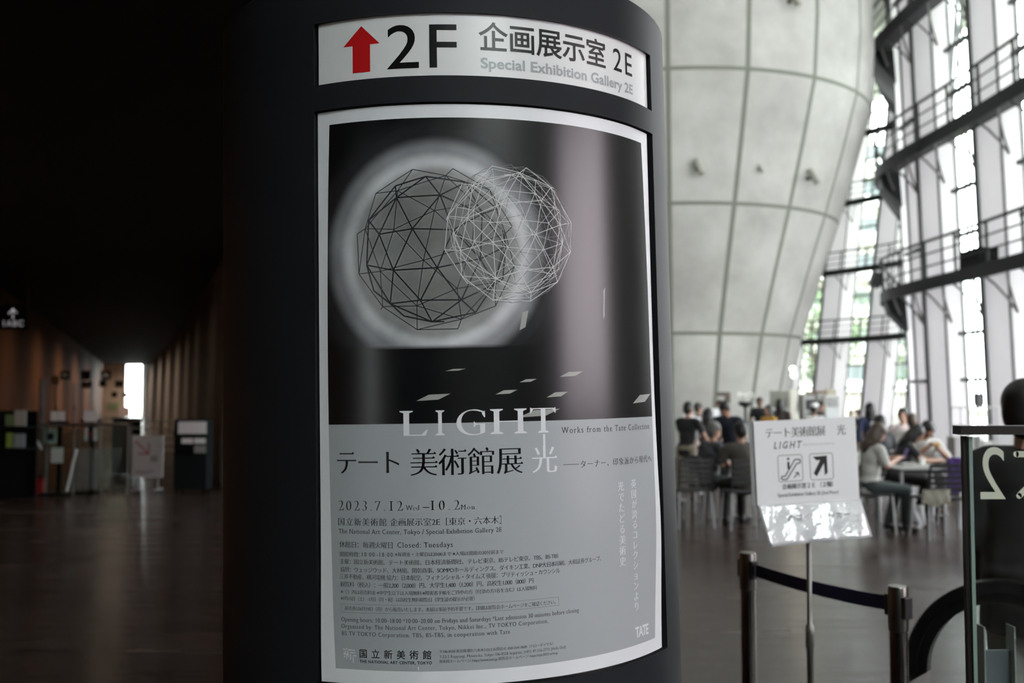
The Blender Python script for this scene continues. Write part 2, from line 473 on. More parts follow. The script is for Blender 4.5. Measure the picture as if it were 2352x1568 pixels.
def picture_mat():
    m = bpy.data.materials.new('picture_print'); m.use_nodes = True; nt = m.node_tree; b = nt.nodes['Principled BSDF']
    b.inputs['Roughness'].default_value = 0.25; b.inputs['Specular IOR Level'].default_value = 0.55
    uv = nt.nodes.new('ShaderNodeUVMap'); N = nt.nodes.new; Lk = nt.links.new
    def dist(cx, cy, sx=1.0, sy=1.0):
        s = N('ShaderNodeVectorMath'); s.operation = 'SUBTRACT'; s.inputs[1].default_value = (cx, cy, 0); Lk(uv.outputs[0], s.inputs[0])
        k = N('ShaderNodeVectorMath'); k.operation = 'MULTIPLY'; k.inputs[1].default_value = (sx, sy, 0); Lk(s.outputs[0], k.inputs[0])
        l = N('ShaderNodeVectorMath'); l.operation = 'LENGTH'; Lk(k.outputs[0], l.inputs[0]); return l.outputs['Value']
    def ramp(src, stops, hi=0.4):
        mr = N('ShaderNodeMapRange'); mr.inputs[2].default_value = hi; Lk(src, mr.inputs[0])
        r = N('ShaderNodeValToRGB'); cr = r.color_ramp; cr.interpolation = 'EASE'
        while len(cr.elements) > 1: cr.elements.remove(cr.elements[-1])
        for i, (p, c) in enumerate(stops):
            e = cr.elements[0] if i == 0 else cr.elements.new(p / hi)
            e.position = p / hi; e.color = (c[0], c[1], c[2], 1)
        Lk(mr.outputs[0], r.inputs[0]); return r.outputs[0]
    disc = ramp(dist(0.229, -0.269), [(0.0, (.20, .20, .195)), (.115, (.22, .22, .215)), (.145, (.33, .33, .33)), (.163, (.60, .60, .63)), (.187, (.27, .27, .29)), (.215, (.02, .021, .023)), (.26, (.0035, .004, .0045))])
    nz = N('ShaderNodeTexNoise'); nz.inputs['Scale'].default_value = 9; nz.inputs['Detail'].default_value = 4; Lk(uv.outputs[0], nz.inputs['Vector'])
    nr = N('ShaderNodeValToRGB'); nr.color_ramp.elements[0].position = .35; nr.color_ramp.elements[0].color = (.72, .72, .72, 1); nr.color_ramp.elements[1].position = .7; nr.color_ramp.elements[1].color = (1.15, 1.15, 1.15, 1)
    Lk(nz.outputs['Fac'], nr.inputs[0])
    mu = N('ShaderNodeMix'); mu.data_type = 'RGBA'; mu.blend_type = 'MULTIPLY'; mu.inputs[0].default_value = 1
    Lk(disc, mu.inputs[6]); Lk(nr.outputs[0], mu.inputs[7])
    # printed floor line below the disc
    sx = N('ShaderNodeSeparateXYZ'); Lk(uv.outputs[0], sx.inputs[0])
    fl = N('ShaderNodeMapRange'); fl.inputs[1].default_value = -0.441; fl.inputs[2].default_value = -0.433; Lk(sx.outputs[1], fl.inputs[0])
    mx = N('ShaderNodeMix'); mx.data_type = 'RGBA'; mx.inputs[6].default_value = (.004, .0044, .005, 1)
    Lk(fl.outputs[0], mx.inputs[0]); Lk(mu.outputs[2], mx.inputs[7]); Lk(mx.outputs[2], b.inputs['Base Color'])
    return m
M_PIC = picture_mat()

poster = thing('exhibition_poster', (0, 0, 0), 'large grey and black exhibition poster headed LIGHT on the charcoal column', 'poster')
poster.matrix_world = LEAN
pv, pf = grid(lambda v: 0 + 4 * (v / -1030) ** 4, lambda v: 743.0, -1030, 0, 64, 72)
curved('paper_sheet', pv, pf, M_PAPER, poster, smooth=True, warp=paper_warp)

# upper print: dark picture of a lit disc and two wire balls (a generic geodesic lattice)
pv, pf = grid(PL, PR, -573, -24.5, 60, 50)
pic = curved('printed_picture', pv, pf, M_PIC, poster, uv=True, smooth=True, dr=-0.00585, warp=paper_warp)
def geodesic():
    bm = bmesh.new(); bmesh.ops.create_icosphere(bm, subdivisions=3, radius=1)
    random.seed(4)
    E = [(e.verts[0].co.copy(), e.verts[1].co.copy()) for e in bm.edges]; bm.free(); return E
def wire_ball(cx, cy, R, w, rot, front=True, sub=2, jit=0.0):
    bm = bmesh.new(); bmesh.ops.create_icosphere(bm, subdivisions=sub, radius=1)
    rn = random.Random(7); J = {}
    for v in bm.verts: J[v.index] = (v.co + Vector((rn.uniform(-jit, jit), rn.uniform(-jit, jit), rn.uniform(-jit, jit)))).normalized()
    M = Matrix.Rotation(rot, 3, 'Y') @ Matrix.Rotation(0.5, 3, 'X'); V = []; F = []
    for e in bm.edges:
        a, b = M @ J[e.verts[0].index], M @ J[e.verts[1].index]
        if (a.z + b.z < 0) == front: continue
        p, q = Vector((cx + a.x * R, cy + a.y * R)), Vector((cx + b.x * R, cy + b.y * R)); d = q - p
        if d.length < 0.8: continue
        n = Vector((-d.y, d.x)).normalized() * (w / 2); o = len(V)
        V += [p + n, p - n, q - n, q + n]; F.append((o, o + 1, o + 2, o + 3))
    bm.free(); return [tuple(v) for v in V], F
def add_print(name, VF, m, parent, dr, label=None):
    V, F = slice_u(VF[0], VF[1], 12.0)
    o = curved(name, V, F, m, parent, dr=dr, warp=paper_warp)
    if label: o['label'] = label
    return o
M_LINE_D = mat('dark_line_print', (0.016, 0.019, 0.022), 0.34)
M_LINE_M = mat('mid_line_print', (0.15, 0.15, 0.155), 0.34)
M_LINE_L = mat('pale_line_print', (0.60, 0.60, 0.60), 0.34)
def merge(*vf):
    V = []; F = []
    for v, f in vf:
        o = len(V); V += v; F += [tuple(i + o for i in x) for x in f]
    return V, F
def ringpts(cx, cy, r0, r1, n=40, wob=0.0):
    V = []; F = []; rn = random.Random(3)
    for i in range(n):
        a = 2 * pi * i / n; k = 1 + rn.uniform(-wob, wob)
        V += [(cx + r0 * k * cos(a), cy + r0 * k * sin(a)), (cx + r1 * k * cos(a), cy + r1 * k * sin(a))]
    for i in range(n): F.append((2 * i, 2 * i + 1, (2 * i + 3) % (2 * n), (2 * i + 2) % (2 * n)))
    return V, F
def blob(cx, cy, hw, hh, skew=0.4):
    return [(cx - hw, cy - hh), (cx + hw * .3, cy - hh * .7), (cx + hw, cy + hh), (cx - hw * .25, cy + hh * .8)], [(0, 1, 2, 3)]
add_print('dark_lattice', merge(wire_ball(228, -262, 150, 1.5, 0.3, True, 2), wire_ball(228, -262, 136, 2.6, 1.1, True, 2)), M_LINE_D, pic, -0.00575, 'blurred dark wire ball printed on the pale disc')
add_print('grey_lattice', merge(wire_ball(369, -234, 126, 0.8, 0.9, False, 3, .05)), M_LINE_M, pic, -0.0057)
SL = [blob(*x) for x in ((262, -479, 19, 2), (486, -489, 26, 5), (396, -500, 17, 3), (354, -520, 21, 4), (455, -526, 23, 5), (221, -527, 31, 6), (417, -559, 42, 7), (686, -537, 36, 9), (570, -357, 4, 32), (390, -391, 9, 18))]
add_print('fleck_marking', merge(*SL[:2], *SL[2:]), mat('fleck_print', (0.34, 0.34, 0.32), 0.34), pic, -0.00573)
add_print('pale_lattice', merge(wire_ball(369, -234, 127, 1.15, 0.2, True, 2, .07), wire_ball(369, -234, 112, 0.95, 1.7, True, 2, .1), wire_ball(369, -234, 122, 0.6, 2.6, False, 2, .08)), M_LINE_L, pic, -0.00565, 'pale wire ball printed in front of the disc')

pv, pf = grid(PL, PR, -1005, -573, 60, 44)
grey = curved('grey_panel', pv, pf, M_GREY, poster, smooth=True, dr=-0.00585, warp=paper_warp)

BLACK = [
 ('テート', 'mincho', 38, -662.5, 158, 42), ('美術館展', 'mincho', 178, -665.5, 382, 46.0),
 ('Works from the Tate Collection', 'serif', 462, -597, 710, 11.1), ('ターナー、印象派から現代へ', 'mincho', 502, -662.0, 715, 13.5),
 ('2023.7.12', 'serif', 40, -726.5, 163, 18.2), ('Wed.', 'serif', 169, -725.5, 196, 9.2), ('10.2', 'serif', 216, -726.0, 265, 17.8), ('Mon.', 'serif', 268, -726.0, 296, 9.2),
 ('国立新美術館', 'mincho', 39, -753.0, 133, 13.2), ('企画展示室2E［東京・六本木］', 'mincho', 140, -752.7, 340, 13.0),
 ('The National Art Center, Tokyo / Special Exhibition Gallery 2E', 'serif', 40, -767.0, 340, 8.1),
 ('休館日：毎週火曜日', 'mincho', 41, -792.0, 144, 10.8), ('Closed: Tuesdays', 'serif', 153, -790.5, 252, 9.2),
 ('開館時間：', 'mincho', 42, -808.0, 82, 8.5), ('10:00–18:00', 'serif', 86, -806.5, 144, 7.3),
 ('※毎週金・土曜日は20:00まで ※入場は閉館の30分前まで', 'mincho', 148, -806.0, 343, 7.2),
 ('主催：国立新美術館、テート美術館、日本経済新聞社、テレビ東京、BSテレビ東京、TBS、BS-TBS', 'mincho', 42, -821.0, 449, 8.8),
 ('協賛：ウェッジウッド、大林組、関彰商事、SOMPOホールディングス、ダイキン工業、DNP大日本印刷、大和証券グループ、', 'mincho', 43, -835.0, 545, 8.8),
 ('三井不動産、横河電機 協力：日本航空、フィナンシャル・タイムズ 後援：ブリティッシュ・カウンシル', 'mincho', 42, -847.5, 452, 8.9),
 ('観覧料（税込）：一般2,200（2,000）円、大学生1,400（1,200）円、高校生1,000（800）円', 'mincho', 43, -861.0, 398, 8.9),
 ('※（ ）内は前売料金 ※中学生以下は入場無料 ※障害者手帳をご持参の方（付添の方1名を含む）は入場無料', 'mincho', 44, -873.5, 405, 7.4),
 ('※7月15日（土）–17日（月・祝）は高校生無料観覧日（学生証の提示が必要）', 'mincho', 44, -885.0, 289, 7.3),
 ('前売券は6月19日（月）から販売いたします。本展は事前予約不要です。詳細は展覧会ホームページをご確認ください。', 'mincho', 52, -902.0, 441, 7.3),
 ('Opening hours: 10:00–18:00 *10:00–20:00 on Fridays and Saturdays *Last admission 30 minutes before closing', 'serif', 45, -921.5, 490, 7.3),
 ('Organised by: The National Art Center, Tokyo, Nikkei Inc., TV TOKYO Corporation,', 'serif', 45, -933.5, 425, 7.2),
 ('BS TV TOKYO Corporation, TBS, BS-TBS, in cooperation with Tate', 'serif', 46, -946.0, 352, 7.2),
 ('国立新美術館', 'sansj', 80, -984.0, 211, 14.4), ('THE NATIONAL ART CENTER, TOKYO', 'bold', 80, -992.5, 212, 4.7),
 ('〒106-8558 東京都港区六本木7-22-2 お問合せ: 050-5541-8600（ハローダイヤル）', 'mincho', 226, -974.0, 434, 5.6),
 ('7-22-2 Roppongi, Minato-ku, Tokyo 106-8558 Inquiries: (+81) 47-316-2772 (Hello Dial)', 'serif', 226, -982.5, 460, 4.9),
 ('美術館ホームページ: https://www.nact.jp 展覧会ホームページ: https://tate2023.exhn.jp', 'mincho', 225, -991.0, 443, 5.7),
]
WHITE = [('光', 'mincho', 400, -666.5, 450, 46.7), ('L', 'serif', 167, -596.5, 206, 48.5), ('I', 'serif', 222, -596.5, 243, 48.5), ('G', 'serif', 262, -597, 313, 49.0),
         ('H', 'serif', 330, -596.5, 384, 48.8), ('T', 'serif', 400, -596.5, 448, 48.8), ('TATE', 'bold', 638, -991.0, 684, 18.6)]
for i, ch in enumerate('英国が誇るコレクションより'):
    WHITE.append((ch, 'mincho', None, -691.8 - 19.4 * (i + 1) + 2.6, 645.3 - i * 0.07, 16.3))
for i, ch in enumerate('光でたどる美術史'):
    WHITE.append((ch, 'mincho', None, -693.4 - 20.1 * (i + 1) + 2.8, 604.6, 16.8))
def rect(x0, y0, x1, y1): return [(x0, y0), (x1, y0), (x1, y1), (x0, y1)], [(0, 1, 2, 3)]
def seg(x0, y0, x1, y1, w):
    d = Vector((x1 - x0, y1 - y0)); n = Vector((-d.y, d.x)).normalized() * w / 2
    return [(x0 + n.x, y0 + n.y), (x0 - n.x, y0 - n.y), (x1 - n.x, y1 - n.y), (x1 + n.x, y1 + n.y)], [(0, 1, 2, 3)]
def glyph_centred(ch, style, foot, cx, h):
    hh, ymin = em_height(style); k = h / hh; S = raw_splines(ch, 1.0)
    con, ext = style_glyphs(S, style); vs, fs = fill2d(con)
    for p in ext:
        o = len(vs); vs = vs + [(q.x, q.y) for q in p]; fs = fs + [tuple(range(o, o + len(p)))]
    dx = 0.5
    return [(cx + (x - dx) * k, foot + (y - ymin) * k) for x, y in vs], fs
bk = [letter(*x) for x in BLACK]
bk += [seg(463.5, -654, 498.6, -654.4, 0.9), seg(199.5, -720.4, 211.1, -720.6, 1.3)]
bk += [seg(45, -891, 448, -890, .35), seg(45, -905.8, 448, -904.6, .35), seg(45, -891, 45, -905.8, .35), seg(448, -890, 448, -904.6, .35)]
wt = [glyph_centred(x[0], x[1], x[3], x[4], x[5]) if x[2] is None else letter(*x) for x in WHITE]
wt += [seg(425.2, -597, 425.2, -640, 4.4)]
def sh(x, y): return 48 + (x - 97) / 313 * 26, -967.5 - (y - 160) / 358 * 25.5     # the museum's stroke mark
for a, b_, c_, d_ in ((97, 200, 152, 205), (205, 208, 375, 215), (174, 165, 176, 210), (150, 232, 148, 275), (207, 238, 212, 320), (105, 295, 160, 295), (190, 296, 205, 296), (105, 325, 165, 325), (190, 335, 235, 340),
                      (180, 300, 185, 365), (152, 362, 110, 405), (182, 380, 184, 440), (215, 360, 232, 385), (262, 275, 375, 282), (268, 305, 270, 445), (325, 345, 410, 352), (332, 375, 334, 520)):
    p, q = sh(a, b_), sh(c_, d_); wt.append(seg(p[0], p[1], q[0], q[1], 1.35))
add_print('black_lettering', merge(*bk), M_INK, grey, -0.00572)
add_print('white_lettering', merge(*wt), M_WINK, poster, -0.0056)

# the floor sign above the poster
sign = thing('floor_sign', (0, 0, 0), 'curved white floor sign with red arrow and 2F above the poster', 'sign')
sign.matrix_world = LEAN
pv, pf = grid(lambda v: 3.0, lambda v: 751.0, 51.5, 167.0, 60, 6)
def sign_warp(u, v): return 0.0008 * g(u - 360, 9) * g(v - 167, 30) + 0.0006 * g(u - 490, 9) * g(v - 167, 22)
curved('panel', pv, pf, M_SIGNW, sign, smooth=True, warp=sign_warp)
def sign_print(name, VF, m):
    V, F = slice_u(VF[0], VF[1], 10.0)
    return curved(name, V, F, m, sign, dr=-0.0056, warp=sign_warp)
sign_print('red_arrow', ([(94.1, 151.2), (129.8, 116.2), (111.2, 116.0), (111, 65.5), (76.5, 65.5), (76.3, 116), (57.5, 116.1)], [(0, 1, 2, 5, 6), (2, 3, 4, 5)]), M_RED)
sign_print('black_lettering', merge(letter('2', 'sans', 144, 67, 203, 79), letter('F', 'sans', 223, 67, 273, 79), letter('企画展示室', 'sansj', 315, 99.5, 592, 49.9), letter('2E', 'sans', 616, 103.0, 682, 43.5)), M_INK)
sign_print('silver_lettering', letter('Special Exhibition Gallery 2E', 'bold', 318, 67.5, 682, 18.2, 1.15), M_SLV)
# ---------------------------------------------------------------- the hall: floor, roofs, walls
def floor_mat():
    m = bpy.data.materials.new('dark_wood_floor'); m.use_nodes = True; nt = m.node_tree; b = nt.nodes['Principled BSDF']; N = nt.nodes.new; Lk = nt.links.new; b.inputs['Specular IOR Level'].default_value = .26
    tc = N('ShaderNodeTexCoord'); br = N('ShaderNodeTexBrick')
    br.inputs['Scale'].default_value = 1.0; br.inputs['Brick Width'].default_value = 1.9; br.inputs['Row Height'].default_value = 0.11
    br.inputs['Mortar Size'].default_value = 0.003; br.inputs['Color1'].default_value = (.028, .017, .014, 1); br.inputs['Color2'].default_value = (.050, .032, .027, 1); br.inputs['Mortar'].default_value = (.006, .005, .005, 1)
    br.offset = 0.37
    Lk(tc.outputs['Object'], br.inputs['Vector'])
    mp = N('ShaderNodeMapping'); mp.inputs['Scale'].default_value = (1.2, 22, 1); Lk(tc.outputs['Object'], mp.inputs[0])
    nz = N('ShaderNodeTexNoise'); nz.inputs['Scale'].default_value = 2.0; nz.inputs['Detail'].default_value = 5; Lk(mp.outputs[0], nz.inputs['Vector'])
    mx = N('ShaderNodeMix'); mx.data_type = 'RGBA'; mx.blend_type = 'OVERLAY'; mx.inputs[0].default_value = .55; Lk(br.outputs['Color'], mx.inputs[6]); Lk(nz.outputs['Fac'], mx.inputs[7]); Lk(mx.outputs[2], b.inputs['Base Color'])
    rr = N('ShaderNodeMapRange'); rr.inputs[3].default_value = 0.12; rr.inputs[4].default_value = 0.34; br2 = N('ShaderNodeTexBrick'); br2.offset = .37
    for q, v in (('Scale', 1), ('Brick Width', 1.9), ('Row Height', .11), ('Mortar Size', .003)): br2.inputs[q].default_value = v
    br2.inputs['Color1'].default_value = (0, 0, 0, 1); br2.inputs['Color2'].default_value = (1, 1, 1, 1); Lk(tc.outputs['Object'], br2.inputs['Vector'])
    hf = N('ShaderNodeMath'); hf.operation = 'MULTIPLY'; hf.inputs[1].default_value = .35; Lk(nz.outputs['Fac'], hf.inputs[0])
    av = N('ShaderNodeMath'); av.operation = 'MULTIPLY_ADD'; av.inputs[1].default_value = .5; Lk(br2.outputs['Color'], av.inputs[0]); Lk(hf.outputs[0], av.inputs[2]); Lk(av.outputs[0], rr.inputs[0]); Lk(rr.outputs[0], b.inputs['Roughness'])
    bp = N('ShaderNodeBump'); bp.inputs['Strength'].default_value = .6; bp.inputs['Distance'].default_value = .004; Lk(br.outputs['Fac'], bp.inputs['Height'])
    b2 = N('ShaderNodeBump'); b2.inputs['Strength'].default_value = .35; b2.inputs['Distance'].default_value = .012; Lk(nz.outputs['Fac'], b2.inputs['Height']); Lk(bp.outputs[0], b2.inputs['Normal']); Lk(b2.outputs[0], b.inputs['Normal'])
    return m
b = MB(); b.box((-6, 45, -0.1), (84, 140, 0.2)); struct(b.build('floor', floor_mat()))
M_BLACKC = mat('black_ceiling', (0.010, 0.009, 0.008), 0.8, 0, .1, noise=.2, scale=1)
M_CONC = mat('smooth_concrete', (0.42, 0.41, 0.39), 0.8, noise=.06, scale=.6)
M_DARKW = mat('dark_wall', (0.045, 0.042, 0.040), 0.7, 0, .1, noise=.1, scale=1)

def wall(name, pts, z0, z1, m, th=0.2):
    b = MB()
    for p, q in zip(pts[:-1], pts[1:]):
        p, q = Vector(p), Vector(q); d = q - p
        b.box(((p.x + q.x) / 2, (p.y + q.y) / 2, (z0 + z1) / 2), (d.length + th * .5, th, z1 - z0), math.atan2(d.y, d.x))
    return struct(b.build(name, m))
SOF = 4.1
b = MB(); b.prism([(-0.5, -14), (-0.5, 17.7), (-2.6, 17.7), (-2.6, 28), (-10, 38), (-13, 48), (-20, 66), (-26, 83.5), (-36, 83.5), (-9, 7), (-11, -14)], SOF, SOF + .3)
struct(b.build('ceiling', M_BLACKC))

# the timber wall on the left of the side gallery, and the finned wall opposite
def wood_mat():
    m = bpy.data.materials.new('red_brown_panelling'); m.use_nodes = True; nt = m.node_tree; b = nt.nodes['Principled BSDF']; N = nt.nodes.new; Lk = nt.links.new
    tc = N('ShaderNodeTexCoord'); mp = N('ShaderNodeMapping'); mp.inputs['Scale'].default_value = (2.2, 2.2, .25); Lk(tc.outputs['Object'], mp.inputs[0])
    nz = N('ShaderNodeTexNoise'); nz.inputs['Scale'].default_value = 2.5; nz.inputs['Detail'].default_value = 4; Lk(mp.outputs[0], nz.inputs['Vector'])
    r = N('ShaderNodeValToRGB'); r.color_ramp.elements[0].position = .3; r.color_ramp.elements[0].color = (.17, .075, .036, 1); r.color_ramp.elements[1].position = .75; r.color_ramp.elements[1].color = (.27, .125, .062, 1)
    Lk(nz.outputs['Fac'], r.inputs[0]); Lk(r.outputs[0], b.inputs['Base Color']); b.inputs['Roughness'].default_value = .6; b.inputs['Specular IOR Level'].default_value = .03
    return m
M_WOOD = wood_mat()
def wl(d): return (-3.5 - .349 * d, d)
wall('wall_left', [(-11, -13), (-6.3, 8), wl(24.5), wl(50), wl(85)], 0, SOF, M_WOOD)
for k, (d0, w) in enumerate(((33.0, 1.5), (38.5, .5), (48.0, 1.6))):
    p, q = Vector(wl(d0) + (0,)), Vector(wl(d0 + w) + (0,)); d = (q - p).normalized(); n = Vector((d.y, -d.x, 0))
    bb = MB(); bb.box((p + q) / 2 + n * .11 + Vector((0, 0, 1.07)), (w, .06, 2.14), math.atan2(d.y, d.x))
    dr = struct(bb.build('door_%d' % (k + 1), mat('door_dark', (.012, .008, .006), .5)))
    bb = MB(); bb.cyl((p + d * .12 + n * .17 + Vector((0, 0, .9))), (p + d * .12 + n * .17 + Vector((0, 0, 1.2))), .018); bb.build('door_handle', mat('steel', (.5, .5, .5), .25, 1), dr)
FIN = [(-4.9, 18), (-7.8, 26.2), (-12.1, 38.5), (-15.6, 48), (-22.4, 66), (-28.6, 81.5)]
def fin_wall():
    b = MB()
    for p, q in zip(FIN[:-1], FIN[1:]):
        p, q = Vector(p), Vector(q); d = q - p; a = math.atan2(d.y, d.x); n = Vector((d.y, -d.x)).normalized()
        c = (p + q) / 2 + n * .5
        b.cur = 0; b.box((c.x, c.y, SOF / 2), (d.length, .1, SOF), a)
        k = int(d.length / 0.95); b.cur = 1
        for i in range(k):
            e = p + d * ((i + .5) / k); b.box((e.x + n.x * .2, e.y + n.y * .2, SOF / 2), (.10, .5, SOF), a)
    return struct(b.build('wall_center', [M_DARKW, mat('fin_timber', (.30, .265, .24), .5, 0, .3, noise=.1, scale=3)]))
fin_wall()
# far end of the side gallery: pale wall with a tall window
wall('wall_end', [(-34.6, 82.3), (-30.45, 82.3)], 0, SOF, mat('pale_plaster', (.62, .55, .47), .8))
wall('wall_end_right', [(-29.05, 82.3), (-27.8, 82.3)], 0, SOF, mat('pale_plaster', (.62, .55, .47), .8))
w = bpy.data.objects.new('window_1', None); COL.objects.link(w); w.location = (-29.75, 82.3, 0); struct(w)
b = MB()
for x in (-.7, 0, .7): b.box((x, 0, SOF / 2), (.05, .12, SOF))
for z in (.05, 1.2, 2.2, 3.1, 4.05): b.box((0, 0, z), (1.45, .12, .06))
b.build('frame', mat('steel', (.5, .5, .5), .25, 1), w)
b = MB(); b.box((0, .03, SOF / 2), (1.36, .012, SOF - .1)); b.build('pane', glass_mat('window_glass'), w)

# block between gallery and atrium, atrium walls and roof
wall('wall_atrium', [(-2.5, 18.1), (-2.5, 72)], 0, 21, M_CONC, .3)
wall('wall_back', [(-2.5, 72), (8, 72)], 0, 21, M_CONC, .3)
wall('wall_back_end', [(-4.6, 18), (-2.5, 18)], 0, 21, M_DARKW, .3)
wall('wall_upper', [(-.5, -14), (-.5, 17.9)], SOF, 21, M_CONC, .3)
wall('wall_upper_end', [(-.5, 17.9), (-2.6, 17.9)], SOF, 21, M_CONC, .3)
wall('wall_rear', [(-.4, -14), (10.9, -14)], 0, 9, M_CONC, .3)
wall('wall_rear_left', [(-11, -14), (-.4, -14)], 0, 6, M_DARKW, .3)
b = MB(); b.box((9, 29, 21.1), (30, 88, .2)); struct(b.build('ceiling_upper', M_CONC))

# ---------------------------------------------------------------- the inverted concrete cone
CX, CY = 4.6, 30.0
CONE = [(0, 2.92), (1.6, 3.26), (3.175, 3.60), (4.7, 4.08), (6.31, 4.62), (7.8, 5.08), (9.39, 5.52), (11, 5.64), (12.5, 5.62), (15.5, 5.6)]
def cone_r(z):
    for (z0, r0), (z1, r1) in zip(CONE[:-1], CONE[1:]):
        if z <= z1: return r0 + (r1 - r0) * (z - z0) / (z1 - z0)
    return CONE[-1][1]
def cone_mat():
    m = bpy.data.materials.new('cone_concrete'); m.use_nodes = True; nt = m.node_tree; b = nt.nodes['Principled BSDF']; N = nt.nodes.new; Lk = nt.links.new
    tc = N('ShaderNodeTexCoord'); a = N('ShaderNodeTexNoise'); a.inputs['Scale'].default_value = .55; a.inputs['Detail'].default_value = 7; a.inputs['Roughness'].default_value = .62; Lk(tc.outputs['Object'], a.inputs['Vector'])
    r = N('ShaderNodeValToRGB'); r.color_ramp.elements[0].position = .3; r.color_ramp.elements[0].color = (.38, .365, .345, 1); r.color_ramp.elements[1].position = .68; r.color_ramp.elements[1].color = (.60, .585, .56, 1)
    Lk(a.outputs['Fac'], r.inputs[0]); Lk(r.outputs[0], b.inputs['Base Color']); b.inputs['Roughness'].default_value = .75
    return m
def cone():
    b = MB(); base = math.atan2(-CY, -CX); n = 18; jw = 0.065
    zj = [3.175, 6.31, 9.39, 12.5]
    rows = []; z = 0.0
    edges = [0.0]
    for q in zj: edges += [q - .045, q + .045]
    edges.append(15.5)
    zs = []
    for z0, z1 in zip(edges[:-1], edges[1:]):
        k = 1 if z1 - z0 < .2 else 4
        for i in range(k): zs.append((z0 + (z1 - z0) * i / k, z0 + (z1 - z0) * (i + 1) / k, z1 - z0 < .2))
    for z0, z1, isj in zs:
        for p in range(n):
            a0 = base + RAD(-.5) + 2 * pi * p / n
            for part in range(9):
                r = cone_r((z0 + z1) / 2); ja = jw / r
                if part == 0: t0, t1, jj = a0 - ja, a0 + ja, True
                else:
                    s = (2 * pi / n - 2 * ja) / 8; t0 = a0 + ja + s * (part - 1); t1 = t0 + s; jj = False
                din = -.02 if (jj or isj) else 0
                b.cur = 1 if (jj or isj) else 0
                q = []
                for t, zz in ((t0, z0), (t1, z0), (t1, z1), (t0, z1)):
                    rr = cone_r(zz) + 0
                    q.append((rr * cos(t), rr * sin(t), zz))
                b.add(q, [(0, 1, 2, 3)])
    b.cur = 0
    b.add([(cone_r(15.5) * cos(2 * pi * i / 48), cone_r(15.5) * sin(2 * pi * i / 48), 15.5) for i in range(48)], [tuple(range(48))])
    o = b.build('concrete_cone', [cone_mat(), mat('joint_grey', (.20, .205, .17), .8)], None, smooth=True, loc=(CX, CY, 0))
    bm = bmesh.new(); bm.from_mesh(o.data); bmesh.ops.remove_doubles(bm, verts=bm.verts[:], dist=1e-4); bmesh.ops.recalc_face_normals(bm, faces=bm.faces[:]); bm.to_mesh(o.data); bm.free()
    o.data.polygons.foreach_set('use_smooth', [True] * len(o.data.polygons))
    return tag(o, 'huge inverted concrete cone with panel joints rising behind the cafe', 'concrete cone')
cone()
def cone_spot(px, py, s, label, grp='small fittings on the concrete cone'):
    # a small fitting whose base sits on the cone surface
    u = at(px, py, 1.0) - Vector((0, 0, CAMZ)); best = None
    for i in range(2000):
        d = 22 + i * .005; P = Vector((u.x * d, d, CAMZ + u.z * d))
        if math.hypot(P.x - CX, P.y - CY) < cone_r(P.z): best = P; break
    if best is None: return
    n = Vector((best.x - CX, best.y - CY, 0)).normalized(); t = thing('wall_spotlight', best, label, 'spotlight', grp)
    b = MB(); b.cyl((0, 0, 0), n * .16 * s, .06 * s); b.build('bracket', mat('fitting_grey', (.16, .16, .14), .5), t)
    b = MB(); b.cyl(n * .16 * s + Vector((-.05 * s, 0, .2 * s)), n * .24 * s + Vector((.09 * s, 0, -.17 * s)), .085 * s); b.build('lamp_head', mat('fitting_pale', (.36, .35, .30), .4), t)
cone_spot(1601, 388, 1.0, 'small spotlight on the concrete cone nearest the charcoal column')
cone_spot(1853, 410, 1.0, 'small spotlight on the concrete cone towards the glass facade')
cone_spot(1742, 390, .5, 'tiny fitting on the concrete cone between the two spotlights')
cone_spot(1812, 4, 1.0, 'small spotlight high on the concrete cone at the top edge')

# ---------------------------------------------------------------- the wavy glass facade
CTRL = [(10.75, 12), (10.9, 16), (10.9, 20), (10.86, 23.5), (10.75, 26.4), (10.95, 28.6), (11.75, 30.4), (13.3, 34), (15.2, 38.8), (16.8, 42.8), (17.7, 45.8), (17.3, 48.6), (16.0, 51), (14.5, 53.6), (12.8, 56.5), (10.5, 60), (8, 63.5)]
def catmull(P, k=24):
    P = [Vector(p) for p in P]; P = [P[0] * 2 - P[1]] + P + [P[-1] * 2 - P[-2]]; out = []
    for i in range(1, len(P) - 2):
        a, b, c, d = P[i - 1:i + 3]
        for j in range(k):
            t = j / k; out.append(.5 * ((2 * b) + (c - a) * t + (2 * a - 5 * b + 4 * c - d) * t * t + (3 * b - a - 3 * c + d) * t ** 3))
    out.append(P[-2]); return out
PLAN = catmull([(x * 1.06, y * 1.06) for x, y in CTRL]); ARC = [0.0]
for a_, b_ in zip(PLAN[:-1], PLAN[1:]): ARC.append(ARC[-1] + (b_ - a_).length)
def plan(s):
    s = max(0, min(ARC[-1], s))
    import bisect
    i = max(0, min(len(ARC) - 2, bisect.bisect_right(ARC, s) - 1)); t = (s - ARC[i]) / (ARC[i + 1] - ARC[i]); p = PLAN[i].lerp(PLAN[i + 1], t)
    d = (PLAN[min(i + 3, len(PLAN) - 1)] - PLAN[max(i - 2, 0)]).normalized()
    return p, d
def lean(s):
    p, d = plan(s); k = max(0.0, min(1.0, (p.y - 32) / 14.5)); k = k * k * (3 - 2 * k)
    return Vector((-.03, 0)) * (1 - k) + Vector((.118, .03)) * k
def fp(s, z, inn=0.0):
    """point of the facade at arc length s, height z, moved inn metres into the hall"""
    p, d = plan(s); n = Vector((-d.y, d.x)); q = p + lean(s) * z + n * inn
    return Vector((q.x, q.y, z))
def s_at(y):
    for i, p in enumerate(PLAN):
        if p.y >= y: return ARC[i]
M_FRAME = mat('dark_steel', (.075, .078, .078), .45, .3)
M_RAIL = mat('rail_dark', (.032, .034, .034), .5, 0, .2)
